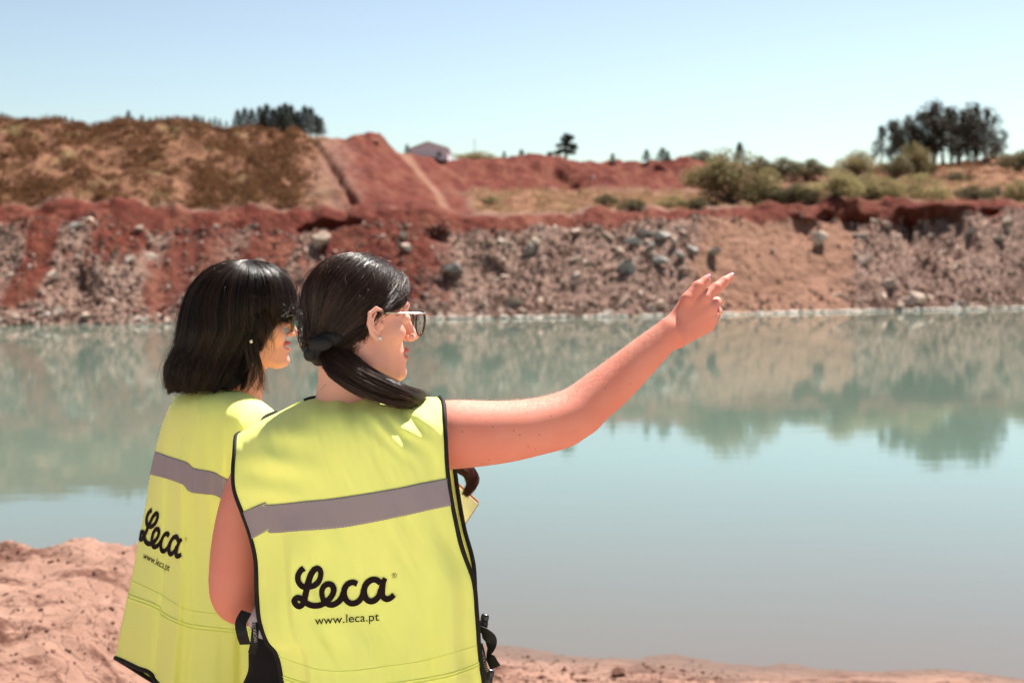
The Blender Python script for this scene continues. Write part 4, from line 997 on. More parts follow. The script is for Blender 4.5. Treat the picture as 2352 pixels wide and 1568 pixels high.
molepx = [(1062, 991), (1132, 980), (1180, 989), (1194, 999), (1239, 998), (1213, 1025), (1230, 1031), (1266, 956), (1123, 1055), (1390, 892), (1448, 881)]
def surf_at(f, px, py, d0=2.5, d1=3.1):
    dd = np.linspace(d0, d1, 600); Q = W(np.full(600, float(px)), np.full(600, float(py)), dd); v = f(Q); i = int(np.argmax(v < 0)); return Q[i]
bb = wloc(HB); moles = [(surf_at(armB, *q) - bb, .0022) for q in molepx] + [(surf_at(bodyB_low, x, y) - bb, .002) for x, y in [(524, 1145), (522, 1311), (512, 1253)]] + [(surf_at(headB, x, y) - bb, .0015) for x, y in [(905, 777), (896, 785)]]
M_skinB = skinmat("fair_skin", (.80, .305, .225), (.76, .235, .17), moles)
body = mbs.build("body", M_skinB, HB); set_attr(body.data, 'lip', np.concatenate(lips)); set_attr(body.data, 'face', np.arange(len(body.data.vertices)) < len(lips[0]))

# eyes, brows, glasses, earrings
def face_bits(fr, H, frame_mat, skin_f, rim=(.0265, .0235), earr=None, smile=False, thick=.0022, gx=0):
    for sg in (1, -1):
        c = fr.w((.0845, .033 * sg, -.003)); V, Q = sphere(c, .0122 * fr.s, 14); e = obj("eye", V, Q, M_eye, H)
        V, Q = sphere(fr.w((.0932, .0335 * sg, -.003)), .0052 * fr.s, 10); obj("iris", V, Q, M_iris, e)
        n = 60; r = np.random.default_rng(4); t = r.random(n); x0 = np.stack([.100 - .02 * t, sg * (.012 + .036 * t), .0235 + .006 * np.sin(t * 3) + .003 * r.normal(size=n) * .5], -1)
        dirv = np.stack([-.001 - .004 * t, sg * (.008 + 0 * t), .002 - .003 * t], -1); k = np.linspace(0, 1, 4)[None, :, None]
        P = fr.w(x0[:, None] + dirv[:, None] * k); P = project(skin_f, P.reshape(-1, 3), .0006, 3).reshape(n, 4, 3); mb = MB(); tubes(mb, P, np.full((n, 4), .0004), 3, r.random(n)); mb.build("eyebrow", M_brow, H)
    # glasses, worn on the nose and ears: part of the outfit
    g = MB(); a = np.linspace(0, 2 * np.pi, 49)
    G = empty("glasses", fr.w((.118, 0, 0)), None, None)
    for sg in (1, -1):
        ry, rz = rim; yy = sg * (.034 + ry * np.cos(a) * (1 + .06 * np.sin(a))); zz = -.012 + rz * np.sin(a); xx = .121 + gx - .9 * yy ** 2 + .08 * zz
        R = fr.w(np.stack([xx, yy, zz], -1)); piping(g, R, thick, 6)
        mbl = MB(); rr = np.linspace(0, .98, 6)[:, None, None]; C0 = R.mean(0); Lp = C0 + (R[None] - C0) * rr; mbl.add(Lp.reshape(-1, 3), grid_faces(6, 49)); mbl.build("lens", M_glass, None)
        LENS.append(bpy.context.scene.collection.objects[-1])
        te = fr.w([(.118 + gx, .060 * sg, .006), (.114, .070 * sg, .007), (.100, .0755 * sg, .008), (.05, .077 * sg, .0095), (.018, .080 * sg, .010), (.003, .0815 * sg, .0), (-.005, .081 * sg, -.016)])
        t2 = MB(); piping(t2, crom(te, np.linspace(0, 1, 30)), np.interp(np.linspace(0, 1, 30), [0, .2, 1], [.0017, .0014, .0012]), 6); TEMP.append((t2, sg))
    br = fr.w([(.1205 + gx, -.011, -.004), (.1225 + gx, 0, -.001), (.1205 + gx, .011, -.004)]); piping(g, crom(br, np.linspace(0, 1, 9)), .0015, 6)
    bpy.data.objects.remove(G)
    return g
LENS = []; TEMP = []
def finish_glasses(fr, H, g, mat, tmat, label):
    # glasses move with the head: a clothing part with its own sub-parts
    f = g.build("glasses", mat, H); f['label'] = label
    for o in LENS:
        o.parent = f; Wv = wloc(f); o.location = (0, 0, 0); o.data.transform(__import__('mathutils').Matrix.Translation(Vector(-Wv)))
        md = o.modifiers.new('t', 'SOLIDIFY'); md.thickness = .001
    for t2, sg in TEMP: t2.build("temple", tmat, f)
    LENS.clear(); TEMP.clear()
g = face_bits(FB, HB, M_frame, headB); finish_glasses(FB, HB, g, M_frame, M_silver, "round dark framed glasses with a thin silver temple")
eb = FB.w((.019, -.083, -.036)); V, Q = sphere(eb, (.0032, .0026, .0032), 12); e = obj("earring", V, Q, M_pearl, HB); mb = MB(); a = np.linspace(0, 2 * np.pi, 25)
piping(mb, np.stack([eb[0] + .0036 * np.cos(a), eb[1] - .0012 + 0 * a, eb[2] + .0036 * np.sin(a)], -1), .0008, 5); mb.build("setting", M_silver, e)

# nails and ring
def nail(A, Bp, nrm, ln, wd, name="fingernail"):
    ax = (Bp - A) / np.linalg.norm(Bp - A); nrm = np.asarray(nrm, float); nrm = nrm - ax * (nrm @ ax); nrm /= np.linalg.norm(nrm); sd = np.cross(ax, nrm)
    c = Bp + nrm * .0056 + ax * (.0035 if ln < .01 else .0015); V, Q = sphere(np.zeros(3), (ln, wd, .0022), 12); V[:, 2] -= .10 * V[:, 1] ** 2 * 400 * .1; obj(name, V @ np.stack([ax, sd, nrm]) + c, Q, M_nail, HB)
nail(thumb[2], thumb[3], (-.5, -.5, .7), .0125, .0074); nail(fing[0][2], fing[0][3], (.2, -.35, .9), .0068, .0052)
nail(fing[1][2], fing[1][3], (-.1, 1, 0), .005, .005); nail(fing[2][2], fing[2][3], (-.1, 1, 0), .005, .005); nail(fing[3][2], fing[3][3], (-.1, 1, 0), .0045, .0045)
ax = fing[2][1] - fing[2][0]; ax /= np.linalg.norm(ax); cR = fing[2][0] + ax * .026; s1 = np.cross(ax, [0, 0, 1]); s1 /= np.linalg.norm(s1); s2 = np.cross(ax, s1); a = np.linspace(0, 2 * np.pi, 33)
mb = MB(); piping(mb, cR + .0117 * (np.cos(a)[:, None] * s1 + np.sin(a)[:, None] * s2), .0011, 6); mb.build("ring", M_gold, HB)

# fine arm hair catching the sun
r_ = np.random.default_rng(8); n = 3000; t = r_.random(n) ** .8; k = np.array([np.interp(t, np.linspace(0, 1, 7), np.array(armR[1:])[:, a]) for a in range(3)]).T
dv = np.stack([r_.normal(size=n) * .35 - .35, -.55 + .6 * r_.normal(size=n), .9 + .4 * r_.random(n)], -1); dv /= np.linalg.norm(dv, axis=1)[:, None]
rr = np.interp(t, np.linspace(0, 1, 7), radR[1:])[:, None]; P0 = project(armB, k + dv * rr, 0, 4); Nn = sgrad(armB, P0); L = (.0035 + .004 * r_.random((n, 1)))
ad = np.array(armR[5]) - np.array(armR[2]); ad /= np.linalg.norm(ad); g_ = Nn * .35 + ad * .8 + r_.normal(size=(n, 3)) * .25; g_ /= np.linalg.norm(g_, axis=1)[:, None]
P = np.stack([P0, P0 + g_ * L * .5 + Nn * L * .1, P0 + g_ * L], 1); mb = MB(); tubes(mb, P, np.tile([.00013, .0001, .00004], (n, 1)), 3, r_.random(n))
o = mb.build("arm_hair", hairmat("fine_arm_hair", (.8, .6, .48), (.9, .72, .6), .3), HB); o['kind'] = 'stuff'

# hair
def xbB(z): return np.interp(z, [-.085, -.062, -.03, -.004, .010, .024, .045, .07, .1], [-.040, -.026, -.010, .006, .046, .074, .099, .114, .135])
tieL = np.array([-.088, -.028, -.062])
def hairB(P):
    q = FB.l(P); qq = q.copy(); qq[..., 1] = np.abs(qq[..., 1])
    d = ell(q, (-.003, 0, .033), (.0955, .0785, .0865)); d = smin(d, ell(q, (.030, 0, .034), (.0775, .067, .068)), .02); d = smin(d, ell(q, (-.036, -.003, -.01), (.056, .061, .07)), .014)
    d = smin(d, cone(q, (-.058, -.01, -.03), tieL, .036, .02), .02)
    d = smax(d, q[..., 0] - xbB(q[..., 2]), .006)
    return d * FB.s
r_ = np.random.default_rng(31)
mbH = MB(); lo, hi = bbox([FB.w((-.13, 0, .14)), FB.w((.12, 0, -.10)), FB.w((0, .1, 0)), FB.w((0, -.1, 0))], .01); V, Q = surfnet(lambda p: hairB(p) + .002, lo, hi, .0028); mbH.add(V, Q, .1)
def strandsB(n, rad, off0, off1, fly=0):
    # roots along the hairline, the rest spread over the scalp
    cz = FB.l(FB.O) + np.array([-.015, 0, .01])
    z = r_.uniform(-.07, .115, n); k = r_.random(n) < .55; x = np.where(k, xbB(z) - .002, 0); sg = np.where(r_.random(n) < .72, -1, 1)
    th = r_.uniform(0, 2 * np.pi, n); ph = np.arccos(r_.uniform(-.5, 1, n)); dirs = np.stack([np.sin(ph) * np.cos(th), np.sin(ph) * np.sin(th), np.cos(ph)], -1)
    xe = (x + .004) / .112; ye = np.sqrt(np.clip(1 - xe ** 2 - ((z - .036) / .0875) ** 2, .0004, 1)) * .08; e = np.stack([x - cz[0], sg * ye - cz[1], z - cz[2]], -1); e /= np.linalg.norm(e, axis=1)[:, None]
    A = np.where(k[:, None], e, dirs); Bt = tieL + r_.normal(size=(n, 3)) * .007 - cz; Bt /= np.linalg.norm(Bt, axis=1)[:, None]
    om = np.arccos(np.clip((A * Bt).sum(1), -1, 1))[:, None, None]; m = 16; t = np.linspace(0, 1, m)[None, :, None]
    S = (np.sin((1 - t) * om) * A[:, None] + np.sin(t * om) * Bt[:, None]) / np.maximum(np.sin(om), 1e-4)
    # droop: hair on the sides first falls, then sweeps back
    S[..., 2] -= .16 * np.sin(np.pi * t[..., 0]) * (np.abs(A[:, None, 1]) ** 1.5) * (A[:, None, 2] > -.2); S /= np.linalg.norm(S, axis=-1, keepdims=True)
    wv = fbm(np.concatenate([A[:, None] * 2.5 + 0 * S, ], -1) + t * 1.3, 2)[..., None] * .02; S = S + np.cross(S, np.array([0, 0, 1.])) * wv
    P = FB.w(cz + S * .095); off = r_.uniform(off0, off1, (n, 1)) + 0 * t[..., 0]
    P = P.reshape(-1, 3); o = off.reshape(-1)
    for _ in range(4): P = P - (hairB(P) - o)[:, None] * sgrad(hairB, P)
    P = P.reshape(n, m, 3)
    cl = fbm(np.concatenate([A[:, None] * 16 + 0 * S], -1), 2) * 1.0; P = P + sgrad(hairB, P.reshape(-1, 3)).reshape(n, m, 3) * (.0022 * cl + .0009 * fbm(A[:, None] * 45 + t * 2, 1))[..., None] * np.sin(np.pi * np.clip(t * 1.15, 0, 1))
    cva = np.clip(.45 + .9 * fbm(A * 14, 2) + .25 * r_.normal(size=n), 0, 1)
    if fly: P = P + sgrad(hairB, P.reshape(-1, 3)).reshape(n, m, 3) * (fly * np.sin(np.pi * t) * r_.random((n, 1, 1)) ** 2) + r_.normal(size=(n, 1, 3)) * .003 * t
    tubes(mbH, P, np.full((n, m), rad) * (1 - .3 * np.abs(2 * t[..., 0] - 1)), 3, cva)
strandsB(9000, .00055, -.0006, .0022); strandsB(500, .00042, .002, .005, .016)
def bundle(C, rad, n, wr_, seed, flat=.7, ends=.25, twist=1.2, curl=.0, locks=0):
    r = np.random.default_rng(seed); m = 26; t = np.linspace(0, 1, m); c = crom(C, t); T = np.gradient(c, axis=0); T /= np.linalg.norm(T, axis=1)[:, None]
    up = np.array([0, -.3, 1.]); A = np.cross(T, up); A /= np.linalg.norm(A, axis=1)[:, None]; Bv = np.cross(T, A); R = np.interp(t, np.linspace(0, 1, len(rad)), rad)
    a0 = r.uniform(0, 6.28, n); q = np.sqrt(r.random(n)); li = r.integers(0, max(locks, 1), n)
    if locks: a0 = r.uniform(0, 6.28, locks)[li] + .16 * r.normal(size=n); q = np.clip(np.sqrt(r.random(locks))[li] * 1.0 + .09 * r.normal(size=n), 0, 1.1)
    tw = twist * t[None] + a0[:, None] + .3 * fbm(np.stack([a0[:, None] * 3 + 0 * t, t[None] * 3 + q[:, None] * 4, 0 * t[None] + seed + 0 * a0[:, None]], -1), 2)
    rr = q[:, None] * R[None] * (1 + .15 * r.normal(size=(n, 1)) * t[None] ** 2)
    ln = 1 - ends * r.random(n) ** 1.6; ts = t[None] * ln[:, None]; g3 = lambda X: np.stack([np.interp(ts.ravel(), t, X[:, k]).reshape(ts.shape) for k in range(3)], -1)
    P = g3(c) + (g3(A) * np.cos(tw)[..., None] + g3(Bv) * (np.sin(tw) * flat)[..., None]) * rr[..., None]
    if locks: lw = r.normal(size=(locks, 3)); ph = r.uniform(0, 6, locks); P += lw[li][:, None] * .0045 * np.sin(t[None, :, None] * 7 + ph[li][:, None, None]) * t[None, :, None]
    P += r.normal(size=(n, 1, 3)) * curl * (t[None, :, None] ** 2)
    tubes(mbH, P, np.full((n, m), wr_) * (1 - .5 * t[None] ** 3), 3, r.random(n) * .95)
tail = [W(752, 800, 2.685), W(772, 826, 2.668), W(808, 856, 2.655), W(860, 885, 2.655), W(915, 905, 2.672), W(958, 920, 2.72), W(985, 935, 2.79)]
bundle(tail, [.019, .027, .035, .034, .027, .018, .014], 3600, .0006, 41, curl=.002, ends=.35, locks=26); bundle(tail, [.02, .032, .04, .037, .03, .024, .02], 260, .00035, 43, curl=.006)
def flyaways(f, fr, n, lo_, hi_, seed):
    r = np.random.default_rng(seed); th = r.uniform(0, 6.28, n); ph = np.arccos(r.uniform(.1, 1, n)); dv = np.stack([np.sin(ph) * np.cos(th), np.sin(ph) * np.sin(th), np.cos(ph)], -1)
    P0 = project(f, fr.w(np.array([-.005, 0, .02]) + dv * .11), 0, 5); Nn = sgrad(f, P0); sd = np.cross(Nn, r.normal(size=(n, 3))); sd /= np.linalg.norm(sd, axis=1)[:, None]; L = r.uniform(lo_, hi_, (n, 1)); k = np.linspace(0, 1, 8)[None, :, None]
    P = P0[:, None] + (Nn * L * .45)[:, None] * k + (sd * L)[:, None] * k ** 1.4 - (Nn * L * .35)[:, None] * k ** 3 * r.random((n, 1, 1))
    tubes(mbH, P, np.tile(np.linspace(.00035, .00012, 8), (n, 1)), 3, np.full(n, .9))
flyaways(hairB, FB, 130, .012, .045, 77)
hb = mbH.build("hair", M_hairB, HB)
mbH = MB(); lock = [W(1000, 990, 2.86), W(1030, 1040, 2.89), W(1056, 1070, 2.90), W(1078, 1085, 2.90), W(1084, 1110, 2.90), W(1068, 1136, 2.90)]
bundle(lock, [.016, .018, .018, .016, .012, .006], 900, .0005, 51, ends=.15, twist=.6, curl=.003); lock2 = [W(1040, 1050, 2.90), W(1062, 1066, 2.91), W(1086, 1080, 2.91), W(1095, 1098, 2.91), W(1087, 1118, 2.91), W(1076, 1130, 2.91)]
bundle(lock2, [.006, .006, .005, .005, .004, .002], 150, .0005, 53, curl=.002); l_ = mbH.build("ponytail_end", M_hairR, hb); l_['label'] = "reddish curled end of the ponytail hanging in front of the chest"
# knotted scrunchie
mb = MB(); tx = tail[1] - tail[0]; tx /= np.linalg.norm(tx); s1 = np.cross(tx, [0, 0, 1]); s1 /= np.linalg.norm(s1); s2 = np.cross(tx, s1); a = np.linspace(0, 2 * np.pi, 73)
def scr(p):
    d = None
    for k in range(18):
        an = k / 18 * 2 * np.pi; c = tail[0] + tx * .004 * math.sin(3 * an) + (.029 + .002 * math.sin(5 * an)) * (math.cos(an) * s1 + math.sin(an) * s2); e = ell(p, c, (.0135 + .002 * math.sin(7 * an), .012, .0115 + .002 * math.cos(4 * an))); d = e if d is None else smin(d, e, .004)
    return smin(smin(d, ell(p, W(711, 814, 2.655), (.0115, .012, .013)), .003), ell(p, W(736, 790, 2.65), (.022, .012, .013), rot_z(0)), .006)
lo, hi = bbox([tail[0], W(713, 812, 2.665)], .055); V, Q = surfnet(scr, lo, hi, .0022); obj("scrunchie", V, Q, simple("black_scrunchie", (.01, .008, .008), .8, (.018, .014, .013), 60, bmp=.6, bdist=.004), hb)
# necklace hint at the nape
mb = MB(); n = 14
for i in range(n):
    P = surf_at(headB, 736 + i * .9, 896 - i * 1.0 + .4 * math.sin(i * 2)); V, Q = sphere(P, .0013, 6); mb.add(V, Q)
mb.build("necklace", M_gold, HB)
# trousers, shirt, shoes
def trB(p):
    d = smin(ell(p, W(815, 1655, 2.79), (.235, .125, .21)), ell(p, W(800, 1500, 2.79), (.195, .112, .105)), .02); px = W(835, 1655, 2.79)[0]
    for sg in (-1, 1): d = smin(d, chain(p, [(px + sg * .10, 2.79, .72 + .95 - .95), (px + sg * .10, 2.80, 1.35), (px + sg * .105, 2.79, 1.02)] if False else [(px + sg * .105, 2.79, 1.62), (px + sg * .11, 2.78, 1.36), (px + sg * .115, 2.80, 1.03)], [.105, .075, .058], .03), .05)
    return d
lo, hi = bbox([W(835, 1655, 2.79) + [-.27, -.15, .27], W(835, 1655, 2.79) + [.24, .15, -.2], [W(835, 1655, 2.79)[0], 2.8, .98]], .02); V, Q = surfnet(trB, lo, hi, .007); obj("trousers", V, Q, M_trou, HB)
def shB(p): return smin(torsoB(p) - .006, ell(p, W(648, 1412, 2.775), (.068, .06, .055)), .02)
lo, hi = bbox([W(612, 1080, 2.765), W(985, 1005, 2.75), W(830, 1600, 2.78)], .09); lo[2] += .06
def shB2(p): return smax(shB(p), (p[..., 2] - W(0, 1075, 2.76)[2]), .01)
V, Q = surfnet(shB2, lo, hi, .006); obj("shirt", V, Q, M_shirt, HB)
cx0 = W(835, 1655, 2.79)[0]
for sg in (-1, 1):
    c0 = np.array([cx0 + sg * .115, 2.80, .95])
    f = lambda p: smax(smin(cone(p, c0 + [0, -.05, .045], c0 + [0, .13, .03], .046, .036), cone(p, c0 + [0, -.04, .05], c0 + [0, -.03, .12], .045, .042), .02), -(p[..., 2] - .953), .004)
    lo, hi = bbox([c0 + [-.06, -.11, -.01], c0 + [.06, .18, .17]], .01); V, Q = surfnet(f, lo, hi, .006); obj("shoe", V, Q, M_shoe, HB)

# vest of the pointing woman
def foldB(u, v):
    n = fbm(np.stack([u * 3.2 + .6 * v, v * 1.3, 0 * u + 2], -1), 3); n2 = fbm(np.stack([(u - v * .6) * 9, (u + v) * 3, 0 * u + 8], -1), 3)
    f = .018 * n + .008 * n2 * sstep(.25, 0, v) + .005 * n2 + .009 * fbm(np.stack([u * 11 + v, v * 1.6, 0 * u + 31], -1), 2) * sstep(.2, .6, v)
    crease = (u - .135 - .015 * np.sin(v * 5)); f = f + (.016 * sstep(0, .03, crease) - .016 * sstep(.03, .4, crease)) * sstep(.28, .45, v) * -1
    f = f - .009 * np.exp(-((u - .9 + .12 * (v - .5)) / .035) ** 2) * sstep(.4, .6, v) + .006 * np.exp(-((u - .82 + .2 * (v - .5)) / .03) ** 2) * sstep(.5, .7, v)
    wr1 = (v - .045) - .55 * (u - .72); f = f + .006 * np.sin(wr1 * 95) * np.exp(-((u - .8) / .12) ** 2 - ((v - .07) / .07) ** 2)
    wr2 = v - .10 - .35 * u; f = f + .005 * np.sin(wr2 * 60) * np.exp(-((u - .2) / .15) ** 2 - ((v - .15) / .1) ** 2)
    f = f + .004 * np.sin((v - .93 + .05 * np.sin(u * 7)) * 90 + u * 30) * np.exp(-((v - .93) / .05) ** 2) * sstep(.6, .95, u)
    f = f + .005 * np.sin(u * 42 + 5 * n) * sstep(.8, 1.0, v) * .5
    return f
def depB(u, v):
    e = np.abs(2 * u - 1); back = 2.598 + .058 * np.clip(e, 0, 1.1) ** 2.2
    top = np.exp(-v / .045); return back + (2.742 - back) * np.clip(top, 0, 1.2) * 1.0 + foldB(u, v) * (1 - top * .8) + .02 * sstep(.25, .7, v) * (1 - e)
CLb = [(549, 996), (540, 1004), (537, 1040), (534, 1079), (537, 1127), (556, 1180), (574, 1232), (586, 1289), (588, 1363), (594, 1425), (611, 1473), (634, 1504), (646, 1568), (655, 1700)]
CRb = [(1013, 913), (1021, 930), (1025, 1000), (1029, 1075), (1038, 1145), (1056, 1232), (1069, 1276), (1090, 1337), (1097, 1407), (1100, 1451), (1102, 1482), (1109, 1539), (1113, 1568), (1122, 1700)]
Tb = [(549, 996), (602, 965), (637, 948), (698, 920), (725, 912), (752, 909), (780, 906), (806, 912), (847, 906), (880, 912), (917, 921), (943, 915), (980, 912), (1013, 913)]
Bb = [(655, 1700), (760, 1712), (890, 1716), (1010, 1712), (1122, 1700)]
PB = Patch(CLb, CRb, Tb, Bb, depB)
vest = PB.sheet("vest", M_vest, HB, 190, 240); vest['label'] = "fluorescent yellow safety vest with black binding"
def depBf(u, v):
    b = 2.742 + .128 * (1 - np.exp(-v / .06)) + .01 * np.sin(u * 9 + 1); return b + .02 * np.sin(np.pi * np.clip(u, 0, 1)) * sstep(0, .3, v)
CRf = [(1013, 913), (1030, 960), (1042, 1020), (1047, 1079), (1056, 1145), (1069, 1215), (1086, 1276), (1092, 1320), (1094, 1407), (1097, 1460), (1105, 1540), (1112, 1700)]
CLf = [(549, 996), (575, 1050), (590, 1100), (605, 1180), (620, 1300), (640, 1400), (655, 1500), (662, 1600), (670, 1700)]
Bf = [(670, 1700), (800, 1705), (1000, 1705), (1112, 1700)]
Tf = [tuple(t) for t in Tb]; Tf[4:9] = [(728, 935), (752, 965), (790, 985), (825, 960), (850, 915)]
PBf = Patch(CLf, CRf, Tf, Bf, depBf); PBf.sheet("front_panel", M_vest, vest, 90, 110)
ts = np.linspace(0, 1, 160); z0 = np.zeros(160); mb = MB()
piping(mb, PB.P(z0 + .004, ts), .0047); piping(mb, PB.P(z0 + .996, ts), .0047); piping(mb, PBf.P(z0 + .996, ts), .0047); piping(mb, PBf.P(z0 + .004, ts), .0047)
uu = np.array([PB.inv([x], [y])[0][0] for x, y in ((700, 919), (850, 906))]); un = np.linspace(uu[0], uu[1], 50); piping(mb, PB.P(un, un * 0 + .004) + [0, 0, .001], .0046); piping(mb, PBf.P(un, un * 0 + .004), .0046)
mb.build("binding", M_bind, vest)
ribbon("reflective_strip", PB, [(555, 1177), (575, 1167), (610, 1152), (616, 1158), (700, 1150), (777, 1142), (908, 1121), (970, 1108), (1031, 1097)], [(577, 1238), (596, 1228), (618, 1217), (624, 1223), (700, 1218), (790, 1210), (908, 1188), (975, 1173), (1041, 1159)], M_strip, vest)
mb = MB()
for yo in (.0,):
    for L, s_ in (([(558, 1179), (610, 1156), (617, 1161), (777, 1145), (908, 1124), (1028, 1100)], 1), ([(580, 1233), (618, 1214), (625, 1220), (790, 1206), (908, 1185), (1036, 1156)], 1)):
        q = crom(L, np.linspace(0, 1, 260)); P = PB.on(q[:, 0], q[:, 1], .0028)
        for i in range(0, 260, 3): V, Q = sphere(P[i], (.0007, .0004, .0004), 4); mb.add(V, Q)
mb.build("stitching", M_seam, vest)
mb = MB()
for L, r in (([(590, 1432), (630, 1495), (640, 1506), (733, 1537), (800, 1540), (864, 1533), (980, 1515), (1099, 1481)], .0009), ([(648, 1552), (720, 1570), (800, 1574), (900, 1568), (1000, 1553), (1050, 1541), (1104, 1520)], .0018), ([(648, 1558), (720, 1577), (800, 1581), (900, 1575), (1000, 1560), (1050, 1548), (1104, 1527)], .0018)):
    q = crom(L[2 if r == .0009 else 0:], np.linspace(0, 1, 120)); piping(mb, PB.on(q[:, 0], q[:, 1], .001), r, 6)
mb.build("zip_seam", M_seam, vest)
tfB = lambda Q: np.stack([(1080 + Q[:, 0] / 3.794) * .588, (2150 + Q[:, 1] / 3.794) * .588], -1)
draw_logo(PB, tfB, vest)
# side buckles, straps and their woven tags
def strap(pts, d, wd, name, mat, parent, thick=.0014, roll=None):
    c = crom([W(x, y, dd) for (x, y), dd in zip(pts, d)], np.linspace(0, 1, 40)); T = np.gradient(c, axis=0); T /= np.linalg.norm(T, axis=1)[:, None]
    A = np.cross(T, [0, 1., 0]); A /= np.linalg.norm(A, axis=1)[:, None]; Bv = np.cross(T, A); ro = np.interp(np.linspace(0, 1, 40), np.linspace(0, 1, len(roll)), roll)[:, None] if roll else np.zeros((40, 1))
    S = A * np.cos(ro) + Bv * np.sin(ro); Nn = np.cross(T, S); V = np.stack([c - S * wd / 2 - Nn * thick / 2, c + S * wd / 2 - Nn * thick / 2, c + S * wd / 2 + Nn * thick / 2, c - S * wd / 2 + Nn * thick / 2], 1).reshape(-1, 3)
    o = obj(name, V, grid_faces(40, 4, True), mat, parent, False); return o
def buckle(px, py, d, L, Wd, ang, parent):
    mb = MB(); a = math.radians(ang); ux = np.array([math.cos(a), 0, -math.sin(a)]); uz = np.array([math.sin(a), 0, math.cos(a)]); c = W(px, py, d)
    for (x, z, rx, rz) in ((0, L * .28, Wd * .5, L * .22), (0, -L * .12, Wd * .56, L * .3), (-Wd * .36, L * .05, Wd * .12, L * .3), (Wd * .36, L * .05, Wd * .12, L * .3), (0, -L * .45, Wd * .5, L * .07)):
        V, Q = sphere(np.zeros(3), (rx, .006, rz), 10); V = np.sign(V) * np.abs(V / [rx, .006, rz]) ** .6 * [rx, .006, rz]; mb.add(V @ np.stack([ux, [0, 1, 0], uz]) + c + ux * x + uz * z, Q)
    mb.build("buckle", M_plast, parent)
buckle(1111, 1430, 2.72, .036, .016, 12, vest); buckle(1121, 1562, 2.72, .045, .017, 14, vest)
strap([(1100, 1440), (1116, 1455), (1128, 1470), (1124, 1495), (1128, 1512), (1138, 1532)], [2.71, 2.70, 2.70, 2.71, 2.71, 2.71], .022, "strap", M_black, vest, roll=[1.2, .3, -.2, 1.3, .5, .3])
strap([(1100, 1478), (1106, 1500), (1111, 1530), (1118, 1556)], [2.705, 2.70, 2.705, 2.71], .014, "strap", M_black, vest)
strap([(566, 1404), (553, 1430), (556, 1455), (563, 1479)], [2.66, 2.645, 2.64, 2.65], .021, "strap", M_black, vest, roll=[.3, 0, 0, .2]); strap([(588, 1428), (586, 1450), (583, 1478), (578, 1500)], [2.66, 2.65, 2.65, 2.66], .014, "strap", M_black, vest)
def tagtext(px, py, d, h, ang, mirror, parent):
    V, Fa = text_tris("WORKTEAM", None, h); V = V * [mirror, 1]; a = math.radians(ang); X = V[:, 0] * math.cos(a) - V[:, 1] * math.sin(a); Z = V[:, 0] * math.sin(a) + V[:, 1] * math.cos(a)
    c = W(px, py, d); obj("woven_tag", np.stack([c[0] + X, c[1] + 0 * X, c[2] + Z], -1), Fa, simple("tag_thread", (.45, .42, .42), .8), parent, False)
tagtext(591, 1474, 2.642, .0085, 96, 1, vest); tagtext(1103, 1493, 2.694, .0075, -75, 1, vest)

# ------------------------------------------------------------------ notebook held in her left hand
c4 = [W(1098, 1157, 2.955), W(1018, 1277, 2.95), W(915, 1186, 2.97), W(996, 1066, 2.975)]; c4 = np.array(c4); n4 = np.cross(c4[1] - c4[0], c4[3] - c4[0]); n4 /= np.linalg.norm(n4)
def slab(q, t0, t1): return np.concatenate([q + n4 * t0, q + n4 * t1]), [(0, 1, 2, 3), (7, 6, 5, 4)] + [(i, 4 + i, 4 + (i + 1) % 4, (i + 1) % 4) for i in range(4)]
nb = empty("notebook", c4.mean(0), "open white notebook page held in front of the pointing woman", "notebook")
V, Fa = slab(c4, 0, .004); obj("pages", V, Fa, simple("paper", (.78, .72, .64), .8), nb, False); V, Fa = slab(c4 + (c4 - c4.mean(0)) * .02, .0045, .006); obj("cover", V, Fa, simple("brown_cover", (.4, .16, .1), .6), nb, False)
mb = MB(); piping(mb, [W(1050, 1108, 2.952), W(1099, 1153, 2.945)], .0024); pe = mb.build("pencil", simple("reddish_pencil", (.45, .17, .1), .4), None, True, W(1074, 1130, 2.95)); tag(pe, "thin reddish pencil lying along the notebook edge", "pencil")
# ================================================================== woman on the left
FA = Frame(W(566, 733, 3.3), 10, .935, 2)
HA = empty("person", ppl_base(500, 3.27), "woman with loose shoulder length black hair smiling and looking right in a yellow vest", "person")
aR = [W(612, 1010, 3.17), W(640, 1130, 3.16), W(655, 1250, 3.18), W(700, 1330, 3.28), W(760, 1320, 3.38)]; aL = [W(520, 1000, 3.42), W(540, 1130, 3.44), W(560, 1240, 3.44), W(640, 1310, 3.45), W(730, 1320, 3.42)]
aRr = [.05, .045, .042, .034, .026]
def torsoA(p):
    d = ell(p, W(510, 1130, 3.33), (.11, .11, .2)); d = smin(d, ell(p, W(505, 1380, 3.38), (.11, .11, .2)), .08)
    return smin(d, chain(p, [W(600, 1000, 3.2), W(560, 965, 3.26), W(530, 975, 3.40)], [.045, .05, .045], .03), .04)
def bodyA(p):
    d = torsoA(p)
    for c in (aR, aL): d = smin(d, chain(p, c, aRr, .03), .02)
    for c, sg in ((aR, 1), (aL, 1)):
        w0 = c[-1]; wr_ = [w0 + [0, 0, .012 - .008 * k] for k in range(4)]; mc_ = [w0 + [.07, 0, .03 - .02 * k] for k in range(4)]
        fg = [[m_, m_ + [.04, .01, -.004], m_ + [.06, .025, -.008], m_ + [.07, .04, -.01]] for m_ in mc_]
        d = smin(d, hand_sdf(p, wr_, mc_, fg, frad, [w0 + [.01, -.01, .015], w0 + [.04, -.015, .04], w0 + [.065, -.01, .052], w0 + [.085, 0, .056]], trad), .012)
    return d
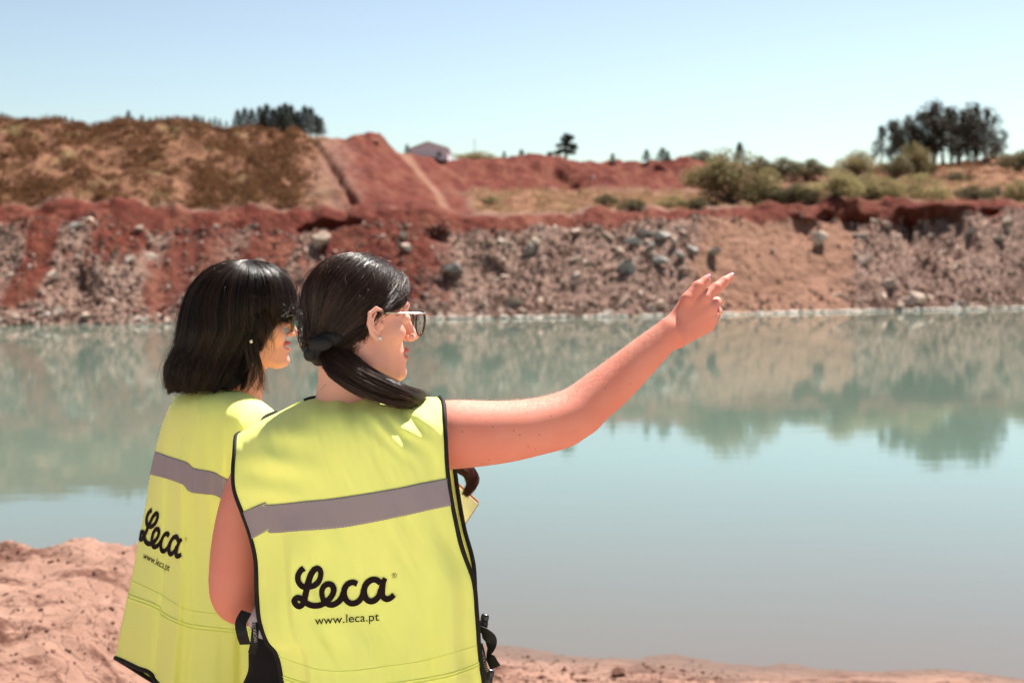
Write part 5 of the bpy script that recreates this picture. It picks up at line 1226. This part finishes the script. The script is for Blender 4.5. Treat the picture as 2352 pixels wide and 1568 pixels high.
def headA(p):
    d = face_sdf(FA.l(p), True) * FA.s; nk = chain(p, [FA.w((-.022, 0, -.055)), W(545, 870, 3.29), W(535, 975, 3.28)], [.05, .05, .06], .02)
    return smin(d, smin(nk, cone(p, FA.w((.015, 0, -.09)), W(560, 930, 3.31), .028, .038), .02), .014)
mbs = MB(); lips = []
lo, hi = bbox([FA.w((-.12, 0, .12)), FA.w((.14, 0, -.13)), FA.w((0, .1, 0)), FA.w((0, -.1, 0)), W(540, 950, 3.28)], .02); add_part(headA, lo, hi, .0021, lipB(FA, True))
lo, hi = bbox(aR + aL + [W(480, 1600, 3.3), W(560, 960, 3.2), aR[-1] + [.15, .05, 0]], .075); lo[0] = W(345, 1400, 3.3)[0]; add_part(bodyA, lo, hi, .0065)
bodyAo = mbs.build("body", skinmat("fair_skin_smiling", (.78, .30, .215), (.76, .24, .17)), HA); set_attr(bodyAo.data, 'lip', np.concatenate(lips)); set_attr(bodyAo.data, 'face', np.arange(len(bodyAo.data.vertices)) < len(lips[0]))
g = face_bits(FA, HA, M_frame2, headA, (.026, .021), thick=.0030, gx=-.006); finish_glasses(FA, HA, g, M_frame2, M_frame2, "dark rectangular glasses with a painted yellow green glint")
mb = MB(); a = np.linspace(-.9, .9, 20)
for k in (0, 1): pass
tp = FA.w(np.stack([.084 + .0105 * np.cos(a * 1.3), .020 * np.sin(a), -.0668 + 0 * a], -1)); tq = FA.w(np.stack([.084 + .0105 * np.cos(a * 1.3), .020 * np.sin(a), -.0735 + .002 * np.abs(a)], -1))
mb.add(np.concatenate([tp, tq]), grid_faces(2, 20)); o = mb.build("teeth", M_teeth, HA); o.modifiers.new('t', 'SOLIDIFY').thickness = .002
V, Q = sphere(W(577, 784, 3.2), (.0036, .003, .0042), 12); obj("earring", V, Q, M_pearl, HA)
def xbA(z, y): return np.interp(z, [-.16, -.118, -.06, -.03, -.008, .012, .02, .03], [.012, .018, .028, .045, .066, .088, .12, .2])
cA = lambda px, py, d=3.3: W(px, py, d)
def hairA(P):
    q = FA.l(P)
    d = ell(P, cA(549, 706), (.119, .093, .1045)); d = smin(d, ell(P, cA(598, 680), (.068, .078, .066)), .03)
    d = smin(d, ell(P, cA(508, 780), (.094, .092, .10)), .04); d = smin(d, ell(P, cA(487, 848), (.097, .098, .058)), .035); d = smin(d, ell(P, cA(540, 862), (.052, .09, .044)), .02)
    d = smax(d, (q[..., 0] - xbA(q[..., 2], q[..., 1])) * FA.s, .008)
    return d
mbH = MB(); lo, hi = bbox([cA(380, 590, 3.2), cA(700, 925, 3.4)], .015); lo[1] = 3.18; hi[1] = 3.42; V, Q = surfnet(lambda p: hairA(p) + .006, lo, hi, .0034); mbH.add(V, Q, .05)
r_ = np.random.default_rng(61)
def strandsA(n, rad, off0, off1, fly=0, th=None):
    m = 22; t = np.linspace(0, 1, m)[None]; nl = 230; li = r_.integers(0, nl, n); tc_ = r_.uniform(-math.pi, math.pi, nl); th = (tc_[li] + r_.normal(size=n) * .035)[:, None] if not fly else r_.uniform(-math.pi, math.pi, n)[:, None]; lz = r_.normal(size=nl)[li][:, None]; lo_ = r_.random(nl)[li]; la = r_.uniform(0, 6.28, nl)[li][:, None, None]
    crown = np.array([.02, 0, .125]); fr_ = np.abs(th)
    # final height by direction: fringe in front, long at the side and back
    zend = np.where(fr_ < .75, .012 + .01 * r_.normal(size=(n, 1)), np.where(fr_ < 1.35, -.05 - .11 * ((fr_ - .75) / .6), -.163)) + .020 * lz * (fr_ > .75) + .006 * r_.normal(size=(n, 1)) + .012 * fbm(np.stack([th * 6, th * 0, th * 0 + 3], -1), 2)
    start = r_.uniform(0, .45, (n, 1)) * (r_.random((n, 1)) < .35); tt = start + (1 - start) * t
    ph = np.clip(tt / .45, 0, 1) * 1.55; R0 = .112 * np.sin(ph)
    z = np.where(tt < .45, .03 + .095 * np.cos(ph), .03 + (zend - .03) * np.clip((tt - .45) / .55, 0, 1))
    thw = th + .25 * fbm(np.stack([th * 4 + 0 * t, tt * 1.2, 0 * tt + 5], -1), 2) * tt + .10 * np.sin(tt * 9 + th * 11) * np.clip(tt - .6, 0, 1)
    back = np.clip(.45 - z - .2, 0, 1) * 0
    ql = np.stack([crown[0] * (1 - np.clip(tt / .45, 0, 1)) + R0 * np.cos(thw) - .45 * np.clip(-.02 - z, 0, 1) - .01, R0 * .85 * np.sin(thw), z], -1)
    P = FA.w(ql).reshape(-1, 3); off = np.repeat(off0 + (off1 - off0) * (.65 * lo_ + .35 * r_.random(n)), m)
    for _ in range(4): P = P - np.clip(hairA(P) - off, -.03, .03)[:, None] * sgrad(hairA, P)
    P = P.reshape(n, m, 3)
    cl = fbm(np.stack([np.cos(th) * 7 + 0 * tt, np.sin(th) * 7 + 0 * tt, tt * 1.2], -1), 2) + .4 * fbm(np.stack([np.cos(th) * 22 + 0 * tt, np.sin(th) * 22 + 0 * tt, tt * 1.5], -1), 1)
    P = P + sgrad(hairA, P.reshape(-1, 3)).reshape(n, m, 3) * (.0034 * cl * np.clip(tt * 2, 0, 1) + (0 if fly else 1) * .010 * lo_[:, None] * np.clip((tt - .6) / .4, 0, 1) ** 1.5)[..., None]; cva = np.clip(.35 + .8 * cl[:, m // 2] + .25 * r_.normal(size=n), 0, 1)
    cu = np.clip((tt - .72) / .28, 0, 1)[..., None]; aa = r_.uniform(0, 6.28, (n, 1, 1)); wv_ = np.clip((tt - .45) / .55, 0, 1)[..., None]; P = P + wv_ * .0045 * np.concatenate([np.sin(la + 9 * wv_), np.cos(la * 1.7 + 8 * wv_), 0 * wv_], -1); P = P + cu ** 1.6 * np.concatenate([.014 * np.sin(la + aa * .1 + 4 * cu) - .004, .014 * np.cos(la + aa * .1 + 4 * cu), -.010 * r_.random((n, 1, 1)) + 0 * cu], -1)
    if fly: P = P + sgrad(hairA, P.reshape(-1, 3)).reshape(n, m, 3) * (fly * tt[..., None] ** 1.2 * r_.random((n, 1, 1)) ** 2)
    tubes(mbH, P, np.full((n, m), rad) * (1 - .6 * tt ** 3), 3, cva)
strandsA(12500, .0006, -.003, .0045); strandsA(1500, .0005, .001, .006, .006); strandsA(600, .00045, .002, .005, .018); strandsA(400, .0004, .003, .006, .032)
# loose wisps in front of the ear and cheek
def wisp(C, n, spread, w0):
    P = crom(C, np.linspace(0, 1, 14))[None] + r_.normal(size=(n, 1, 3)) * spread * np.linspace(.4, 1, 14)[None, :, None]; tubes(mbH, P, np.tile(np.linspace(w0, .00015, 14), (n, 1)), 3, r_.random(n))
for k in range(20):
    x0 = 592 + 30 * r_.random(); x1 = x0 + 5 * r_.normal() + 3; ln = 778 + 34 * r_.random() ** 1.5 + (12 if x0 > 620 else 0)
    wisp([cA(x0 - 14, 700, 3.222), cA(x0 - 4, 728, 3.208), cA(x0 + 2, 752, 3.204), cA(x1, 775, 3.206), cA(x1 + 6 + 6 * r_.normal(), ln, 3.212)], 4, .0035, .0005)
for k in range(22):
    x0 = 562 + 30 * r_.random(); wisp([cA(x0 - 6, 770, 3.215), cA(x0, 805, 3.21), cA(x0 + 8 + 4 * r_.normal(), 835, 3.208), cA(x0 + 10 + 8 * r_.normal(), 868, 3.212), cA(x0 + 2 + 12 * r_.normal(), 892 + 10 * r_.normal(), 3.215)], 8, .004, .0006)
flyaways(hairA, FA, 150, .015, .05, 78)
hA_ = mbH.build("hair", M_hairA, HA); hA_['label'] = "loose black shoulder length hair with a fringe"
# vest
def foldA(u, v):
    n = fbm(np.stack([u * 5, v * 1.1, 0 * u + 12], -1), 3); s = sstep(.12, .35, v)
    f = .018 * n
    for c0, w, a_ in ((.22, .03, .012), (.34, .028, -.016), (.44, .03, .012), (.56, .05, -.010), (.72, .03, .016), (.86, .04, -.012)):
        f = f + a_ * np.exp(-((u - c0 - .05 * (v - .4)) / w) ** 2) * s
    return f + .006 * np.sin(u * 30 + 4 * n) * sstep(.75, 1, v)
def depA(u, v):
    uc = np.clip(u, 0, 1.1); b = 3.37 - .31 * (1 - np.clip(1 - uc, 0, 1) ** 2.4); top = np.exp(-v / .05); tb = 3.36 - .20 * sstep(0, 1, uc)
    return b + (tb - b) * np.clip(top, 0, 1.2) + foldA(u, v) * (1 - .7 * top) * sstep(0, .06, u)
CLa = [(384, 948), (370, 985), (357, 1037), (345, 1092), (334, 1163), (321, 1230), (302, 1330), (292, 1376), (278, 1440), (265, 1511)]
Ta = [(384, 948), (394, 928), (412, 906), (480, 892), (540, 896), (583, 911), (610, 928), (634, 947)]
CRa = [(634, 947), (606, 962), (596, 1000), (594, 1080), (610, 1200), (640, 1330), (655, 1450), (660, 1650)]
Ba = [(265, 1511), (285, 1519), (318, 1535), (344, 1545), (362, 1568), (400, 1600), (520, 1640), (660, 1650)]
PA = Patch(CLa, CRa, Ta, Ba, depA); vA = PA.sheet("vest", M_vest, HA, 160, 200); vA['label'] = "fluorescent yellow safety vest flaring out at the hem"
def depAf(u, v): return 3.37 + .10 * np.sin(np.pi * np.clip(u, 0, 1) ** .8) * sstep(0, .15, v) - .10 * u * sstep(0, .1, v) - .19 * np.clip(u, 0, 1) * np.exp(-v / .08)
CRaf = [(634, 947), (668, 990), (690, 1060), (705, 1200), (715, 1350), (720, 1640)]; Baf = [(265, 1511), (400, 1590), (560, 1640), (720, 1640)]; Taf = [(384, 948), (400, 940), (430, 950), (500, 950), (560, 935), (600, 930), (634, 947)]
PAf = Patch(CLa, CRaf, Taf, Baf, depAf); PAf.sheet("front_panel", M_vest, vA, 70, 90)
mb = MB(); piping(mb, PA.P(z0 + .996, ts), .0047); piping(mb, PAf.P(z0 + .996, ts), .0047); piping(mb, PA.P(ts, z0 + .998), .0055); piping(mb, PAf.P(ts, z0 + .998), .0055); mb.build("binding", M_bind, vA)
ribbon("reflective_strip", PA, [(358, 1037), (385, 1046), (415, 1056), (432, 1062), (447, 1074), (491, 1083), (507, 1092), (524, 1100), (560, 1110)], [(346, 1089), (378, 1097), (411, 1108), (425, 1116), (438, 1129), (470, 1134), (495, 1137), (516, 1147), (560, 1162)], M_strip, vA)
mb = MB()
for L, r in (([(301, 1332), (369, 1364), (400, 1384), (445, 1403), (545, 1411), (600, 1408)], .001), ([(293, 1364), (361, 1389), (373, 1404), (400, 1420), (445, 1435), (545, 1445), (600, 1444)], .002), ([(292, 1372), (360, 1397), (372, 1412), (400, 1428), (445, 1443), (545, 1453), (600, 1452)], .002)):
    q = crom(L, np.linspace(0, 1, 90)); piping(mb, PA.on(q[:, 0], q[:, 1], .0012), r, 6)
mb.build("zip_seam", M_seam, vA)
M2 = np.array([[1539, 369], [-80, -535.]]); T2 = np.array([[860, 375], [455, -460.]]); MA = T2 @ np.linalg.inv(M2)
def tfA(Q):
    a = (Q - [231, 750]) @ MA.T + [135, 700]; return np.stack([(520 + a[:, 0] / 5.227) * .588, (1950 + a[:, 1] / 5.227) * .588], -1)
draw_logo(PA, tfA, vA)
def trA(p):
    c = W(505, 1580, 3.40); d = ell(p, c, (.12, .13, .2))
    for yy in (-.085, .085): d = smin(d, chain(p, [(c[0], 3.40 + yy, 1.6), (c[0] + .01, 3.40 + yy, 1.36), (c[0], 3.40 + yy, 1.03)], [.1, .07, .055], .03), .05)
    return d
c = W(505, 1580, 3.40); lo, hi = c - [.19, .24, .66], c + [.19, .24, .22]; V, Q = surfnet(trA, lo, hi, .009); obj("trousers", V, Q, simple("dark_blue_jeans", (.02, .02, .025), .85), HA)
for yy in (-.085, .085):
    c0 = np.array([c[0], 3.40 + yy, .95]); f = lambda p: smax(smin(cone(p, c0 + [-.05, 0, .045], c0 + [.13, 0, .03], .046, .036), cone(p, c0 + [-.03, 0, .05], c0 + [-.02, 0, .12], .045, .042), .02), -(p[..., 2] - .953), .004)
    V, Q = surfnet(f, c0 + [-.12, -.07, -.01], c0 + [.19, .07, .18], .006); obj("shoe", V, Q, M_shoe, HA)
